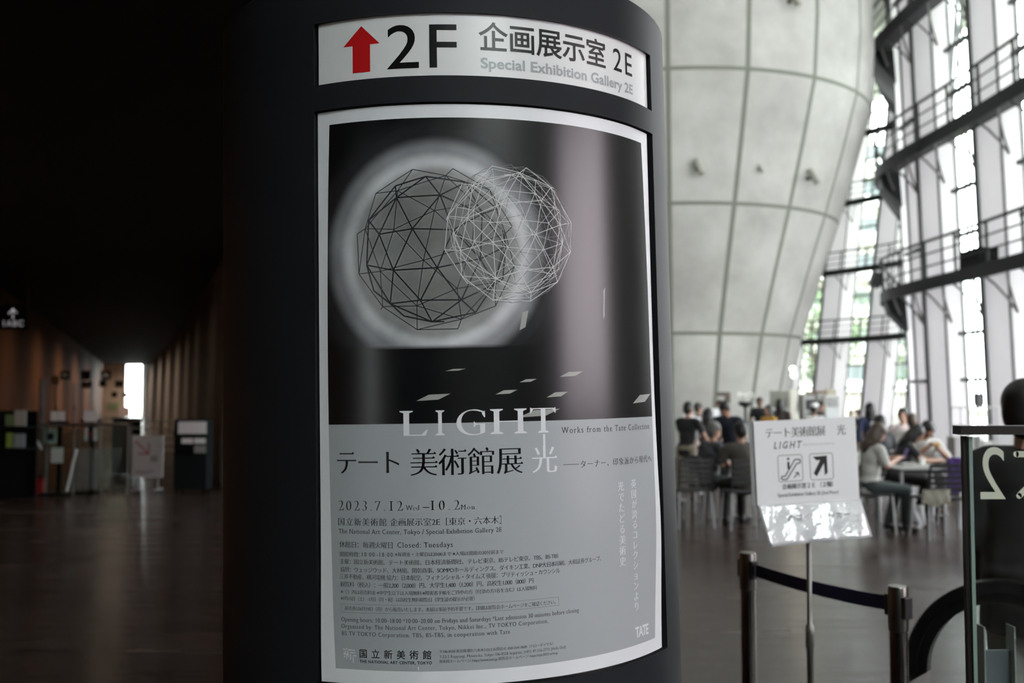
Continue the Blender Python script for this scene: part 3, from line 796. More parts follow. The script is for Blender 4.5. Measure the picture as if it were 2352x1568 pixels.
M_PANELG = panel_mat('grey_opal_panel', (.56, .553, .562), .42)
M_PANELW = panel_mat('white_opal_panel', (.78, .775, .79), .52)
M_GLASS = glass_mat('window_glass')
HT = 20.9
PM = panel_mat('opal_pane', (.56, .55, .56), .42)
def strip(s0, s1, z0, z1, inn, nseg=3, nz=1, th=.06):
    b = MB(); V = []; F = []
    for z in (z0, z1):
        for i in range(nseg + 1):
            V.append(fp(s0 + (s1 - s0) * i / nseg, z, inn)); V.append(fp(s0 + (s1 - s0) * i / nseg, z, inn - th))
    k = 2 * (nseg + 1)
    for i in range(nseg):
        a = 2 * i; F += [(a, a + 2, k + a + 2, k + a), (a + 1, k + a + 1, k + a + 3, a + 3), (a, a + 1, a + 3, a + 2), (k + a, k + a + 2, k + a + 3, k + a + 1)]
    F += [(0, k, k + 1, 1), (k - 2, k - 1, 2 * k - 1, 2 * k - 2)]
    b.add(V, F); return b
def bar(b, s0, s1, z, h, t, inn):
    V = [fp(s, zz, i) for s in (s0, s1) for zz in (z - h / 2, z + h / 2) for i in (inn, inn - t)]
    b.add(V, [(0, 1, 3, 2), (4, 6, 7, 5), (0, 4, 5, 1), (2, 3, 7, 6), (0, 2, 6, 4), (1, 5, 7, 3)])
def post(b, s, z0, z1, w, t, inn):
    V = [fp(s + e * w / 2, z, i) for e in (-1, 1) for z in (z0, z1) for i in (inn, inn - t)]
    b.add(V, [(0, 1, 3, 2), (4, 6, 7, 5), (0, 4, 5, 1), (2, 3, 7, 6), (0, 2, 6, 4), (1, 5, 7, 3)])
S0 = s_at(24.91); MODL = 3.286; wn = 2; tn = 1
k0 = -int(S0 / MODL)
BARS = [1.99 + 3.6 * k + e for k in range(6) for e in (0, 1.155)]
k = k0
while True:
    s = S0 + k * MODL
    if s + MODL > ARC[-1]: break
    b = MB(); post(b, s, 0, HT, .13, .26, .10); struct(b.build('trim_%d' % tn, M_FRAME)); tn += 1
    wroot = bpy.data.objects.new('window_%d' % wn, None); COL.objects.link(wroot); struct(wroot); wn += 1
    strip(s + .07, s + 1.10, 0, HT, 0, 2, th=.02).build('pane', PM if k == 1 else M_GLASS, wroot)
    b = MB()
    for z in (BARS if k != 1 else BARS[::2]): bar(b, s + .03, s + 1.16, z, .09, .13, .17)
    b.build('glazing_bar', M_FRAME, wroot)
    b = MB()
    for e in ((.42, .65, 1.08) if k != 1 else (1.08,)): post(b, s + e, 0, HT, .028 if e < 1 else .07, .05, .05)
    b.build('mullion', M_FRAME, wroot)
    struct(strip(s + 1.12, s + 2.01, 0, HT, .02, 3).build('wall_panel_white', M_PANELW))
    struct(strip(s + 2.05, s + 3.22, 0, HT, .04, 3).build('wall_panel_grey', M_PANELG))
    b = MB(); post(b, s + 2.03, 0, HT, .035, .1, .07); struct(b.build('trim_%d' % tn, M_FRAME)); tn += 1
    k += 1
# unseen hall side by and behind the camera; openings placed to light the poster
wall('wall_right', [(10.8, 1.6), (10.75, 12.2)], 0, 5.5, M_CONC, .3)
wall('wall_right_rear', [(10.8, -14), (10.8, -4.4)], 0, 5.5, M_DARKW, .3)
wall('wall_right_sill', [(10.8, -4.4), (10.8, 1.6)], 0, 1.7, M_DARKW, .3)  # unseen sill, set so the sheen stays strongest high on the poster
def unseen_window(x, y, rz, wd, z0, z1, gm=None):
    global wn
    r_ = bpy.data.objects.new('window_%d' % wn, None); COL.objects.link(r_); r_.location = (x, y, 0); r_.rotation_euler = (0, 0, rz); struct(r_); wn += 1
    b = MB()
    for e in (-wd / 2 + .06, wd / 2 - .06): b.box((e, 0, (z0 + z1) / 2), (.12, .16, z1 - z0))
    for i in range(5): b.box((0, 0, z0 + .05 + (z1 - z0 - .1) * i / 4), (wd, .14, .1))
    b.build('frame', M_FRAME, r_)
    b = MB(); b.box((0, 0, (z0 + z1) / 2), (wd - .2, .012, z1 - z0)); b.build('pane', gm or M_GLASS, r_)
unseen_window(10.8, -1.4, pi / 2, 6.0, 1.7, 5.5, glass_mat('sheen_window_glass', (.74, .69, .71)))  # unseen slot window, sized and tinted for the sheen band on the poster
wall('wall_right_upper', [(10.8, -14), (10.8, 12)], 5.5, 13, M_CONC, .3)
wall('wall_right_rear_upper', [(10.8, -14), (10.8, -2.4)], 13, 21, M_CONC, .3)
wall('wall_right_top', [(10.8, 2.9), (10.8, 12)], 13, 21, M_CONC, .3)
unseen_window(10.8, .25, pi / 2, 5.2, 13, 20.9)  # unseen high opening, sized to lighten the right side of the poster
unseen_window(7.6, -14, 0, 6.2, 9, 20.9)  # unseen rear opening, added high up for even frontal light on the poster
wall('wall_rear_high', [(-.4, -14), (4.5, -14)], 9, 21, M_CONC, .3)
# ---------------------------------------------------------------- catwalks along the facade
def catwalk(z, label, s0, s1):
    t = thing('catwalk', (0, 0, 0), label, 'catwalk', 'catwalks along the glass facade')
    S = [s0 + (s1 - s0) * i / 150 for i in range(151)]; IN0, IN1 = .12, .66
    b = MB(); V = []; F = []
    for s in S: V += [fp(s, z, IN0), fp(s, z, IN1), fp(s, z + .10, IN1), fp(s, z + .10, IN0)]
    for i in range(150):
        for e in range(4): F.append((i * 4 + e, i * 4 + (e + 1) % 4, i * 4 + 4 + (e + 1) % 4, i * 4 + 4 + e))
    F += [(0, 1, 2, 3), (600, 603, 602, 601)]
    b.add(V, F); b.build('deck', mat('catwalk_deck', (.05, .052, .053), .6, 0, .2), t)
    b = MB(); V = []; F = []
    for s in S: V += [fp(s, z - .12, IN1), fp(s, z - .12, IN1 + .05), fp(s, z + .20, IN1 + .05), fp(s, z + .20, IN1)]
    for i in range(150):
        for e in range(4): F.append((i * 4 + e, i * 4 + (e + 1) % 4, i * 4 + 4 + (e + 1) % 4, i * 4 + 4 + e))
    b.add(V, F); b.build('edge_beam', mat('catwalk_beam', (.022, .024, .025), .6, 0, .15), t)
    for h, r in ((1.12, .040), (.80, .022), (.48, .022)):
        b = MB(); b.tube([fp(s, z + h, IN1 + .02) for s in S[::2]], r, 6); b.build('handrail' if h > 1 else 'rail', M_RAIL, t)
    s = S0 + math.ceil((s0 - S0) / (MODL / 2)) * (MODL / 2) + .01
    while s < s1:
        b = MB(); b.tube([fp(s, z - .05, IN1 + .02), fp(s, z + 1.12, IN1 + .02)],   .036, 6); b.build('post', M_RAIL, t)
        # arched strut under the deck and its short tie
        b = MB(); b.tube([fp(s, z - .95, .06), fp(s + .12, z - .6, .22), fp(s + .3, z - .3, .38), fp(s + .55, z - .04, .53)], .028, 6)
        b.tube([fp(s, z - .95, .06), fp(s - .12, z - .6, .22), fp(s - .3, z - .3, .38), fp(s - .55, z - .04, .53)], .028, 6)
        b.build('strut', mat('strut_grey', (.16, .155, .145), .5), t)
        s += MODL / 2
    b = MB(); sa, sb = s_at(29.7), s_at(32.4)
    for i in range(10):
        q = [sa + (sb - sa) * e / 10 for e in (i, i + 1)]
        V = [P for e in q for P in (fp(e, z - .02, .66), fp(e, z - .02, .10), fp(e, z - .95, .07), fp(e, z - .40, .56))]
        b.add(V, [(0, 1, 2, 3), (4, 7, 6, 5), (0, 4, 5, 1), (1, 5, 6, 2), (2, 6, 7, 3), (3, 7, 4, 0)])
    b.build('end_soffit', mat('catwalk_beam', (.022, .024, .025), .6, 0, .15), t)
    return t
CW = [4.41, 8.01, 11.62, 15.22]
for z, lb in zip(CW, ('lowest dark steel catwalk, a black box standing on its deck', 'second steel catwalk up, above the one with the black box', 'third steel catwalk up, a small lamp at its railing', 'topmost steel catwalk, crossing the upper right corner')):
    catwalk(z, lb, s_at(14), ARC[-1] - .5)
# deep end brackets at the bulge are part of a boxed fascia plate
# things standing on the catwalks
def sbox(s, z, size, name, label, cat, m):
    p, d = plan(s); q = fp(s, z, .40); a = math.atan2(d.y, d.x)
    o = MB().box((0, 0, size[2] / 2), size).build(name, m, None, loc=q, bevel=.01); o.rotation_euler = (0, 0, a)
    return tag(o, label, cat)
sbox(s_at(24.35), CW[0] + .10, (.95, .50, .52), 'equipment_box', 'black box standing on the lowest catwalk', 'box', mat('box_black', (.004, .004, .004), .6, 0, .1))

def rail_lamp(s, z, h, k, label):
    q = fp(s, z + h, .70); t = thing('catwalk_lamp', q, label, 'lamp', 'small lamps on the catwalks')
    b = MB(); b.box((-.12 * k, -.02, .0), (.22 * k, .20 * k, .32 * k), tilt=Matrix.Rotation(RAD(18), 3, 'Y')); b.build('lamp_head', mat('fitting_dark', (.03, .03, .03), .5), t, bevel=.01)
    b = MB(); b.cyl((-.04, 0, 0), (.05, 0, 0), .02); b.build('bracket', M_FRAME, t)
rail_lamp(s_at(30.6), CW[2], .45, 1.0, 'small dark lamp hung outside the railing at the bend of the third catwalk')
rail_lamp(s_at(30.1), CW[0], .55, 1.3, 'dark lamp at the bend of the lowest catwalk beside the black box')
# ---------------------------------------------------------------- outdoors beyond the far glass
b = MB(); b.box((40, 60, -.3), (80, 140, .2)); struct(b.build('ground', mat('lawn', (.10, .19, .05), .9, noise=.3, scale=.5)))
def tree(x, y, h, r, label, seed):
    t = thing('tree', (x, y, -.2), label, 'tree', 'trees outside the glass facade'); rn = random.Random(seed)
    b = MB(); b.tube([(0, 0, 0), (.1, .05, h * .3), (-.05, .1, h * .6), (0, 0, h * .85)], [.26, .2, .13, .05], 8); 
    for i in range(5):
        a = i * 1.3; b.tube([(0, 0, h * (.35 + .08 * i)), (cos(a) * r * .6, sin(a) * r * .6, h * (.5 + .08 * i))], [.09, .03], 6)
    b.build('trunk', mat('bark', (.09, .07, .05), .9), t)
    b = MB()
    for i in range(900):
        a = rn.uniform(0, 2 * pi); ph = math.acos(rn.uniform(-1, 1)); q = r * rn.uniform(.55, 1.0) ** .5
        c = Vector((q * sin(ph) * cos(a), q * sin(ph) * sin(a), h * .66 + q * .95 * cos(ph) * h * .38 / r))
        s = rn.uniform(.16, .34); M = Matrix.Rotation(rn.uniform(0, 6), 3, Vector((rn.uniform(-1, 1), rn.uniform(-1, 1), rn.uniform(-1, 1))).normalized())
        b.add([c + M @ Vector(p) for p in ((-s, -s * .5, 0), (0, -s * .2, s * .2), (s, 0, 0), (0, s * .5, s * .1))], [(0, 1, 2, 3)])
    b.build('crown', mat('leaf_green', (.20, .28, .15), .7), t)
for i, (x, y, h, r, lb) in enumerate(((17.6, 61, 8, 2.6, 'leafy green tree outside the far facade, behind the first bays from the cone'), (24.5, 63.5, 7, 2.8, 'low green tree outside the far facade, nearest the curved bulge'),
                                       (20.5, 69, 11, 3.6, 'taller green tree outside the far facade, between the two others'))):
    tree(x, y, h, r, lb, i)
bd = thing('apartment_building', (28.5, 90, -.2), 'pale building with level balcony bands seen through the far glass', 'building')
b = MB(); b.box((0, 0, 11), (9, 10, 22)); b.build('walls', mat('pale_render', (.55, .52, .46), .8), bd)
for k in range(7):
    b = MB(); b.box((0, -5.4, 2.6 + 3 * k), (9, 1.0, .9)); b.build('balcony', mat('balcony_white', (.7, .69, .66), .7), bd)
    b = MB(); b.box((0, -5.02, 4.1 + 3 * k - .4), (8.6, .1, 1.3)); b.build('window_band', mat('dark_window', (.05, .07, .07), .15), bd)

# ---------------------------------------------------------------- queue posts and belt
M_CHROME = mat('brushed_chrome', (.15, .145, .135), .2, 1.0)
M_PLASTIC = mat('black_plastic', (.012, .012, .013), .4)
pA = at(1717, 1268, 4.5); pB = at(2062, 1345, 3.71)
def stanchion(p, label):
    t = thing('barrier_post', (p.x, p.y, 0), label, 'barrier post', 'queue barrier posts'); h = p.z
    b = MB(); b.lathe([(.16, 0), (.16, .012), (.12, .02), (.034, .03)], 32); b.build('base', M_CHROME, t, True)
    b = MB(); b.lathe([(.031, .03), (.031, h - .155)], 24); b.build('tube', M_CHROME, t, True)
    b = MB(); b.lathe([(.033, h - .155), (.0345, h - .15), (.0345, h - .008), (.031, h), (0, h)], 24); b.build('head', mat('head_metal', (.17, .165, .15), .3, 1.0), t, True)
    d = (pB - pA); a = math.atan2(d.y, d.x)
    for e in (-1, 1):
        o = MB().box((e * .040 * cos(a), e * .040 * sin(a), h - .07), (.022, .035, .075), a).build('clip', M_PLASTIC, t, bevel=.003)
    return t
stanchion(pA, 'chrome barrier post behind the sign stand, holding the far end of the belt'); stanchion(pB, 'chrome barrier post in front of the black escalator handrail')
def belt():
    b = MB(); V = []; F = []; n = 24; d = (pB - pA); d.z = 0; dl = d.length; u = d / dl; nn = Vector((-u.y, u.x, 0))
    for i in range(n + 1):
        t = i / n; x = .055 + (dl - .11) * t; sag = -.012 * 4 * t * (1 - t); c = Vector((pA.x, pA.y, 0)) + u * x
        for e in (-.0012, .0012):
            for z in (-.026, .026): V.append(c + nn * e + Vector((0, 0, (pA.z - .068) * (1 - t) + (pB.z - .068) * t + sag + z)))
    for i in range(n):
        a = i * 4
        for p, q in ((0, 1), (1, 3), (3, 2), (2, 0)): F.append((a + p, a + q, a + 4 + q, a + 4 + p))
    F += [(0, 1, 3, 2), (n * 4, n * 4 + 2, n * 4 + 3, n * 4 + 1)]
    b.add(V, F); return tag(b.build('barrier_belt', mat('navy_webbing', (.006, .010, .045), .7)), 'navy blue barrier belt stretched between the two chrome posts', 'barrier belt')
belt()

# ---------------------------------------------------------------- paper sign on its pole
def flat_print(name, VF, m, parent, dy, sy=1.0):
    me = bpy.data.meshes.new(name); me.from_pydata([(x / 1000, dy, y / 1000) for x, y in VF[0]], [], VF[1]); me.materials.append(m)
    o = bpy.data.objects.new(name, me); COL.objects.link(o); o.parent = parent; return o
def rounded(x, y, w, h, r, n=6):
    P = []
    for cx, cy, a0 in ((x + w - r, y + h - r, 0), (x + r, y + h - r, 90), (x + r, y + r, 180), (x + w - r, y + r, 270)):
        P += [(cx + r * cos(RAD(a0 + 90 * i / n)), cy + r * sin(RAD(a0 + 90 * i / n))) for i in range(n + 1)]
    return P
def frame2d(x, y, w, h, r, t):
    A = rounded(x, y, w, h, r); B = rounded(x + t, y + t, w - 2 * t, h - 2 * t, max(.5, r - t)); n = len(A)
    return A + B, [(i, (i + 1) % n, n + (i + 1) % n, n + i) for i in range(n)]
def stroke2d(P, w, closed=False):
    V = []; F = []; n = len(P)
    for i in range(n if closed else n - 1):
        v, f = seg(*P[i], *P[(i + 1) % n], w); o = len(V); V += v; F += [tuple(k + o for k in q) for q in f]
        o = len(V); V += [(P[i][0] + w / 2 * cos(2 * pi * k / 8), P[i][1] + w / 2 * sin(2 * pi * k / 8)) for k in range(8)]; F.append(tuple(range(o, o + 8)))
    return V, F
pS = at(1857, 1240, 3.95)
st = thing('sign_stand', (pS.x, pS.y, 0), 'white printed paper sign with escalator and arrow symbols on a thin pole', 'sign stand')
b = MB(); b.lathe([(.15, 0), (.15, .012), (.13, .02), (.02, .03)], 32); b.build('base', mat('base_steel', (.3, .3, .3), .3, 1), st, True)
b = MB(); b.lathe([(.0125, .03), (.0125, .66), (.016, .665), (.016, .74), (.0095, .75), (.0095, 1.30)], 16); b.build('pole', mat('pole_grey', (.24, .235, .225), .35, .8), st, True)
brd = bpy.data.objects.new('board', None); 
Z0 = at(1857, 1153, 3.95).z     # lower edge of the stiff sheet
def smat(yaw, roll): return Matrix.Rotation(yaw, 4, 'Z') @ Matrix.Rotation(roll, 4, 'Y')
SM = Matrix.Translation((-.0, -.018, Z0)) @ smat(RAD(9), RAD(-2.3))
def onto(o): o.data.transform(SM); return o
M_SHEET = mat('white_card', (.84, .83, .85), .5)
M_SLEEVE = mat('plastic_sleeve', (.80, .80, .83), .10, .25, 1.0, bump=.9, scale=11)
W2 = 205.0
o = MB(); o.box((.0, .004, .156), (.405, .004, .312)); sheet = onto(o.build('board', M_SHEET, st))
o = MB(); o.box((-.0135, .0115, .1545), (.410, .004, .311)); onto(o.build('backing_sheet', mat('grey_backing', (.34, .33, .33), .4), st))
def flap():
    V = []; F = []; nx, nz = 28, 10
    for j in range(nz + 1):
        t = j / nz
        for i in range(nx + 1):
            s = i / nx; x = -.204 + .408 * s + .022 * t; y = -.002 - .040 * t - .004 * sin(s * 21 + 2.2 * t) * t - .004 * sin(s * 9 + 1) * t - .004 * g(s - .35 - .1 * t, .05)
            V.append((x, y, .004 - .145 * t + .012 * t * (s - .5)))
    for j in range(nz):
        for i in range(nx): a = j * (nx + 1) + i; F.append((a, a + 1, a + nx + 2, a + nx + 1))
    b = MB(); b.add(V, F); o = b.build('plastic_flap', M_SLEEVE, st, True, ); so = o.modifiers.new('thick', 'SOLIDIFY'); so.thickness = .0012; return onto(o)
fl = flap(); fl['label'] = 'shiny loose plastic sleeve end'
def T2(*a): return letter(*a)
ink = [T2('テート美術館展', 'mincho', -158, 247, 80, 36), T2('光', 'mincho', 125, 247, 160, 36),
       T2('企画展示室２Ｅ （２階）', 'sansj', -103, 55, 98, 19), T2('Special Exhibition Gallery 2E (2nd Floor)', 'sans', -122, 28, 119, 12), T2('Works from the Tate Collection', 'serif', -12, 214, 112, 5)]
lv, lf = T2('LIGHT', 'serif_bold', -128, 207, -22, 24); ink.append(([(x + (y - 207) * .22, y) for x, y in lv], lf))
# escalator symbol, direction arrow
ink.append(stroke2d([(-101, 103), (-89, 103), (-48, 163), (-30, 163), (-26, 158), (-28, 150), (-41, 148), (-83, 91), (-100, 91), (-105, 97)], 4.2, True))
ink += [stroke2d([(-74, 132), (-74, 156)], 9), ([(-74 + 5 * cos(k * pi / 4), 167 + 5 * sin(k * pi / 4)) for k in range(8)], [tuple(range(8))]), stroke2d([(-54, 97), (-36, 114)], 3.6), stroke2d([(-48, 114), (-36, 114), (-35, 101)], 3.6)]
ink += [([(24, 170), (80, 172), (80, 108), (68, 98), (67, 144), (36, 96), (24, 108), (52, 156), (37, 156)], [(0, 1, 4, 7, 8), (1, 2, 3, 4), (4, 5, 6, 7)])]
onto(flat_print('lettering', merge(*ink), mat('toner', (.012, .012, .013), .5), sheet, .0012))
onto(flat_print('symbol_frames', merge(frame2d(-116, 82, 98, 100, 10, 2.6), frame2d(10, 82, 94, 100, 10, 2.6)), mat('toner_grey', (.24, .25, .22), .5), sheet, .0013))
cv, cf = T2('のコインロッカー', 'sansj', -95, -62, 150, 26)
onto(flat_print('faint_print', ([(x, y) for x, y in cv], cf), mat('faint_toner', (.35, .35, .37), .3), fl, -.0215))

# ---------------------------------------------------------------- glass screen with floor number, escalator handrail
GY = 2.62
gs = thing('glass_screen', (at(2216, 978, GY).x, GY, 0), 'glass screen with dark top rail and a mirrored figure 2 at the right edge', 'glass screen')
zt = at(2216, 978, GY).z
RW = mat('dark_bronze', (.020, .016, .015), .45, 0, .3)
b = MB(); b.box((.55, 0, zt - .01), (1.14, .05, .022)); b.build('top_rail', RW, gs)
b = MB(); b.box((0, .008, zt / 2 - .01), (.010, .016, zt - .03)); b.build('post', RW, gs)
b = MB(); b.box((.565, 0, zt / 2 - .006), (1.11, .012, zt - .036)); b.build('pane', glass_mat('green_glass', (.945, .96, .95)), gs)
b = MB(); b.box((.0105, -.001, zt / 2 - .006), (.009, .013, zt - .04)); b.build('glass_edge', mat('glass_edge_green', (.22, .30, .27), .15), gs)
pale = mat('pale_film', (.52, .54, .44), .5)
v2, f2 = letter('2', 'sans', 0, 0, 62, 127)
gx = at(2249, 1145, GY).x - gs.location.x; gz = at(2249, 1145, GY).z
flat_print('floor_number', ([((gx * 1000 + 62 - x), gz * 1000 + y) for x, y in v2], f2), pale, gs, -.008)
av, af = merge(stroke2d([(0, 0), (95, 95)], 15), stroke2d([(-5, 103), (103, 103), (103, -5)], 15))
flat_print('arrow', ([(gx * 1000 + 96 + x, gz * 1000 + 8 + y) for x, y in av], af), pale, gs, -.008)
es = thing('escalator_handrail', (0, 0, 0), 'black rubber escalator handrail curving down at its end beside the barrier post', 'escalator handrail')
def handrail():
    # loop in the plane of the balustrade, heading right and away from the camera
    O = at(2083, 1568, 4.05); O.z = 0; R = .37; u = Vector((.80, -.60, 0)); zt = .935
    path = []
    for k in range(6): path.append(O + Vector((0, 0, .06 + (zt - R - .06) * k / 5)))
    for k in range(1, 15):
        a = pi - (pi / 2) * k / 14; path.append(O + u * (R + R * cos(a)) + Vector((0, 0, zt - R + R * sin(a))))
    e = path[-1]
    for k in range(1, 16): path.append(e + u * (.14 * k) + Vector((0, 0, -.012 * k)))
    def sec(w, d, inset):
        V = []; F = []; nrm = Vector((-u.y, u.x, 0)); n = len(path)
        for i, p in enumerate(path):
            t = (path[min(i + 1, n - 1)] - path[max(i - 1, 0)]).normalized(); out = nrm.cross(t)
            if i < 3 or out.z < -0.2: out = out if out.dot(-u) > 0 else -out
            if out.z < 0: out = -out
            prof = [(-w, -d * .2), (-w * .9, -d * .05), (-w * .55, 0), (w * .55, 0), (w * .9, -d * .05), (w, -d * .2), (w, -d), (-w, -d)]
            V += [p + nrm * a + out * (c - inset) for a, c in prof]
        for i in range(n - 1):
            F += [(i * 8 + k, i * 8 + (k + 1) % 8, i * 8 + 8 + (k + 1) % 8, i * 8 + 8 + k) for k in range(8)]
        F += [tuple(range(8)), tuple(range((n - 1) * 8, n * 8))]
        b = MB(); b.add(V, F); return b
    sec(.042, .046, 0).build('rubber_rail', mat('handrail_rubber', (.006, .006, .007), .35, 0, .25), es, True)
    sec(.026, .042, .040).build('rail_guide', mat('guide_black', (.008, .008, .008), .4, 0, .2), es, True)
    # balustrade glass inside the loop
    b = MB(); nrm = Vector((-u.y, u.x, 0)); inner = []
    for p in path: inner.append(p)
    c = O + u * R; V = [p - nrm * .006 + (c + Vector((0, 0, p.z)) - p) * 0 for p in inner]
    V = [Vector((p.x, p.y, p.z)) + ((-Vector((0, 0, .085))) if i > 12 else u * .085) for i, p in enumerate(inner)]
    V.append(Vector((V[-1].x, V[-1].y, .05)))
    n = len(V); b.add([p + nrm * .005 for p in V] + [p - nrm * .005 for p in V], [tuple(range(n)), tuple(range(n, 2 * n))] + [(i, (i + 1) % n, n + (i + 1) % n, n + i) for i in range(n)])
    b.build('balustrade_glass', glass_mat('green_glass'), es)
    b = MB(); e2 = O + u * 2.4; b.box(((O + e2) / 2) + Vector((0, 0, .03)), (2.4, .16, .06), math.atan2(u.y, u.x)); b.build('skirt', mat('skirt_steel', (.25, .25, .25), .35, .8), es)
handrail()
# clear leaflet holder behind the screen
lx = at(2280, 1420, 3.0); lh = thing('leaflet_holder', (lx.x + .02, 3.0, 0), 'clear acrylic leaflet holder standing behind the glass screen', 'leaflet holder')
ACR = glass_mat('acrylic', (.90, .93, .92))
for i, x in enumerate((-.055, .03, .10)):
    b = MB(); b.box((x, 0, .72), (.004, .05, .46)); b.build('divider', mat('acrylic_edge', (.30, .34, .32), .2), lh)
b = MB(); b.box((.02, .026, .72), (.17, .004, .46)); b.box((.02, -.026, .64), (.17, .004, .28)); b.build('pocket', ACR, lh)
b = MB(); b.box((.02, 0, .25), (.04, .04, .5)); b.box((.02, 0, .012), (.26, .24, .024)); b.build('stand', mat('dull_steel', (.3, .3, .3), .4, .9), lh)
b = MB(); b.box((-.01, .005, .80), (.075, .012, .16)); o = tag(b.build('leaflet', mat('leaflet_bluegrey', (.12, .14, .155), .5), None, loc=(lx.x + .02, 3.0, 0)), 'bluish grey leaflets in the clear acrylic holder', 'leaflets')
# ---------------------------------------------------------------- side gallery: hanging signs, stands, railings, added lamps
M_SIGNB = mat('sign_black', (.008, .008, .010), .6, 0, .15)
M_PAPER2 = mat('notice_white', (.82, .81, .80), .6)
def flat_text(txt, style, x0, y0, x1, h, m, parent, dy=-.013, name='lettering'):
    return flat_print(name, letter(txt, style, x0, y0, x1, h), m, parent, dy)
def hanging(px0, py0, px1, py1, d, label, txt=None, pale_=False):
    p = at((px0 + px1) / 2, py1, d); w = (px1 - px0) * d / FPX; h = (py1 - py0) * d / FPX
    t = thing('hanging_sign', p, label, 'hanging sign', 'small black signs hanging in the side gallery')
    b = MB(); b.box((0, 0, h / 2), (w, .02, h)); b.build('panel', mat('sign_pale', (.40, .40, .36), .5) if pale_ else M_SIGNB, t)
    for e in (-1, 1): b = MB(); b.cyl((e * w * .4, 0, h), (e * w * .4, 0, SOF - p.z), .006, n=6); b.build('hanger', mat('hanger_dark', (.03, .03, .03), .5), t)
    if txt: flat_text(txt, 'sans', -w * 300, h * 300, w * 300, h * 420, mat('sign_letters', (.55, .53, .53), .5), t)
    return t
p = at(31, 757, 20); W = .56; Hh = .47
t = thing('hanging_sign', p, 'black hanging sign with a white up arrow and 1ABC, largest and nearest', 'hanging sign')
MB().box((0, 0, Hh / 2), (W, .03, Hh)).build('panel', M_SIGNB, t)
for e in (-1, 1): b = MB(); b.cyl((e * W * .47, 0, Hh), (e * W * .47, 0, SOF - p.z), .008, n=8); b.build('hanger', mat('hanger_dark', (.03, .03, .03), .5), t)
ML = mat('brightened_letters', (.80, .78, .80), .5, emit=.14)  # faint emission added to brighten the lettering in the dark gallery
flat_text('1ABC', 'bold', -190, 70, 190, 105, ML, t, -.018)
flat_print('arrow', merge(stroke2d([(-10, 225), (-10, 385)], 34), stroke2d([(-85, 315), (-10, 392), (65, 315)], 34)), ML, t, -.018)
for x in ((138, 852, 160, 871, 34, 'black hanging sign with pale lettering, first along the timber wall', 'WC'),
          (186, 851, 207, 872, 44, 'black hanging sign without visible lettering, second along the timber wall', None),
          (188, 875, 209, 891, 40, 'black hanging sign lower down, beneath the unlettered one', '3'),
          (232, 851, 254, 872, 52, 'black hanging sign against the pale end wall corner, upper one', 'A'),
          (228, 873, 244, 888, 56, 'black hanging sign just under the one at the pale wall corner', None),
          (264, 874, 283, 889, 58, 'black hanging sign in front of the pale end wall', 'B'),
          (256, 900, 269, 912, 66, 'small black hanging sign low before the pale wall, left of its pair', None),
          (282, 902, 295, 912, 68, 'small black hanging sign low before the pale wall, beside the window', None),
          (307, 900, 319, 909, 70, 'small black hanging sign right in front of the bright end window', None)):
    hanging(*x)
hanging(117, 863, 136, 884, 32, 'pale grey square sign hanging beside the timber wall', None, True)

def board(name, px0, py0, px1, py1, d, m, label, cat, th=.02, group=None, rest=None):
    p = at((px0 + px1) / 2, py1, d); w = (px1 - px0) * d / FPX; h = (py1 - py0) * d / FPX
    o = MB().box((0, 0, h / 2), (w, th, h)).build(name, m, None, loc=p); return tag(o, label, cat, group)
# white notice board on legs with a red arrow
pb = at(338, 1096, 17.8); nb = thing('notice_stand', (pb.x, pb.y, 0), 'white notice board on two legs with a thin red arrow', 'notice stand')
MB().box((0, 0, pb.z + .35), (.53, .03, .70)).build('board', mat('notice_board', (.82, .80, .80), .5), nb)
for e in (-1, 1): b = MB(); b.cyl((e * .18, .02, 0), (e * .18, .02, pb.z + .05), .014, n=8); b.box((e * .18, .02, .01), (.04, .4, .02)); b.build('leg', mat('leg_pale', (.5, .5, .5), .4), nb)
Z1 = pb.z * 1000
flat_print('red_arrow', merge(stroke2d([(-200, Z1 + 610), (25, Z1 + 400)], 24), stroke2d([(25, Z1 + 570), (25, Z1 + 400), (-150, Z1 + 400)], 24)), mat('arrow_red', (.55, .10, .08), .5), nb, -.018)
flat_print('grey_print', merge(*[rect(60 + 40 * i, Z1 + 270 + 34 * j, 90 + 40 * i, Z1 + 294 + 34 * j) for i in range(3) for j in range(3)], rect(-200, Z1 + 100, 120, Z1 + 112), rect(-200, Z1 + 70, 60, Z1 + 82)), mat('print_grey', (.22, .21, .21), .6), nb, -.018)
# dark leaflet cabinet
pc = at(443, 1125, 17.4); lc = thing('leaflet_cabinet', (pc.x, pc.y, 0), 'tall dark cabinet on wheels holding white papers', 'cabinet')
CD = mat('cabinet_dark', (.010, .013, .014), .7, 0, .05)
b = MB(); b.box((0, .0, .62), (.54, .35, 1.12)); b.build('body', CD, lc)
b = MB(); b.box((0, -.16, 1.07), (.54, .05, .28), tilt=Matrix.Rotation(RAD(-12), 3, 'X')); b.build('sloped_top', CD, lc)
for e in (-1, 1):
    for f in (-1, 1): b = MB(); b.cyl((e * .22 - .012, f * .13, .03), (e * .22 + .012, f * .13, .03), .03); b.build('wheel', M_CHROME, lc)
for z in (.98, .74): b = MB(); b.box((0, -.20, z - .01), (.50, .06, .015)); b.build('shelf', CD, lc)
def paper(px0, py0, px1, py1, d, label, m=None, group='white papers in the dark cabinet'):
    return board('notice_paper', px0, py0, px1, py1, d, m or M_PAPER2, label, 'notice', .006, group)
paper(409, 968, 474, 996, 17.13, 'wide white sheet on the sloped top of the dark cabinet')
paper(417, 1006, 443, 1018, 17.17, 'white leaflet stack in the dark cabinet, beside the notice board')
paper(446, 1006, 472, 1018, 17.17, 'white leaflet stack in the dark cabinet, beside the charcoal column')
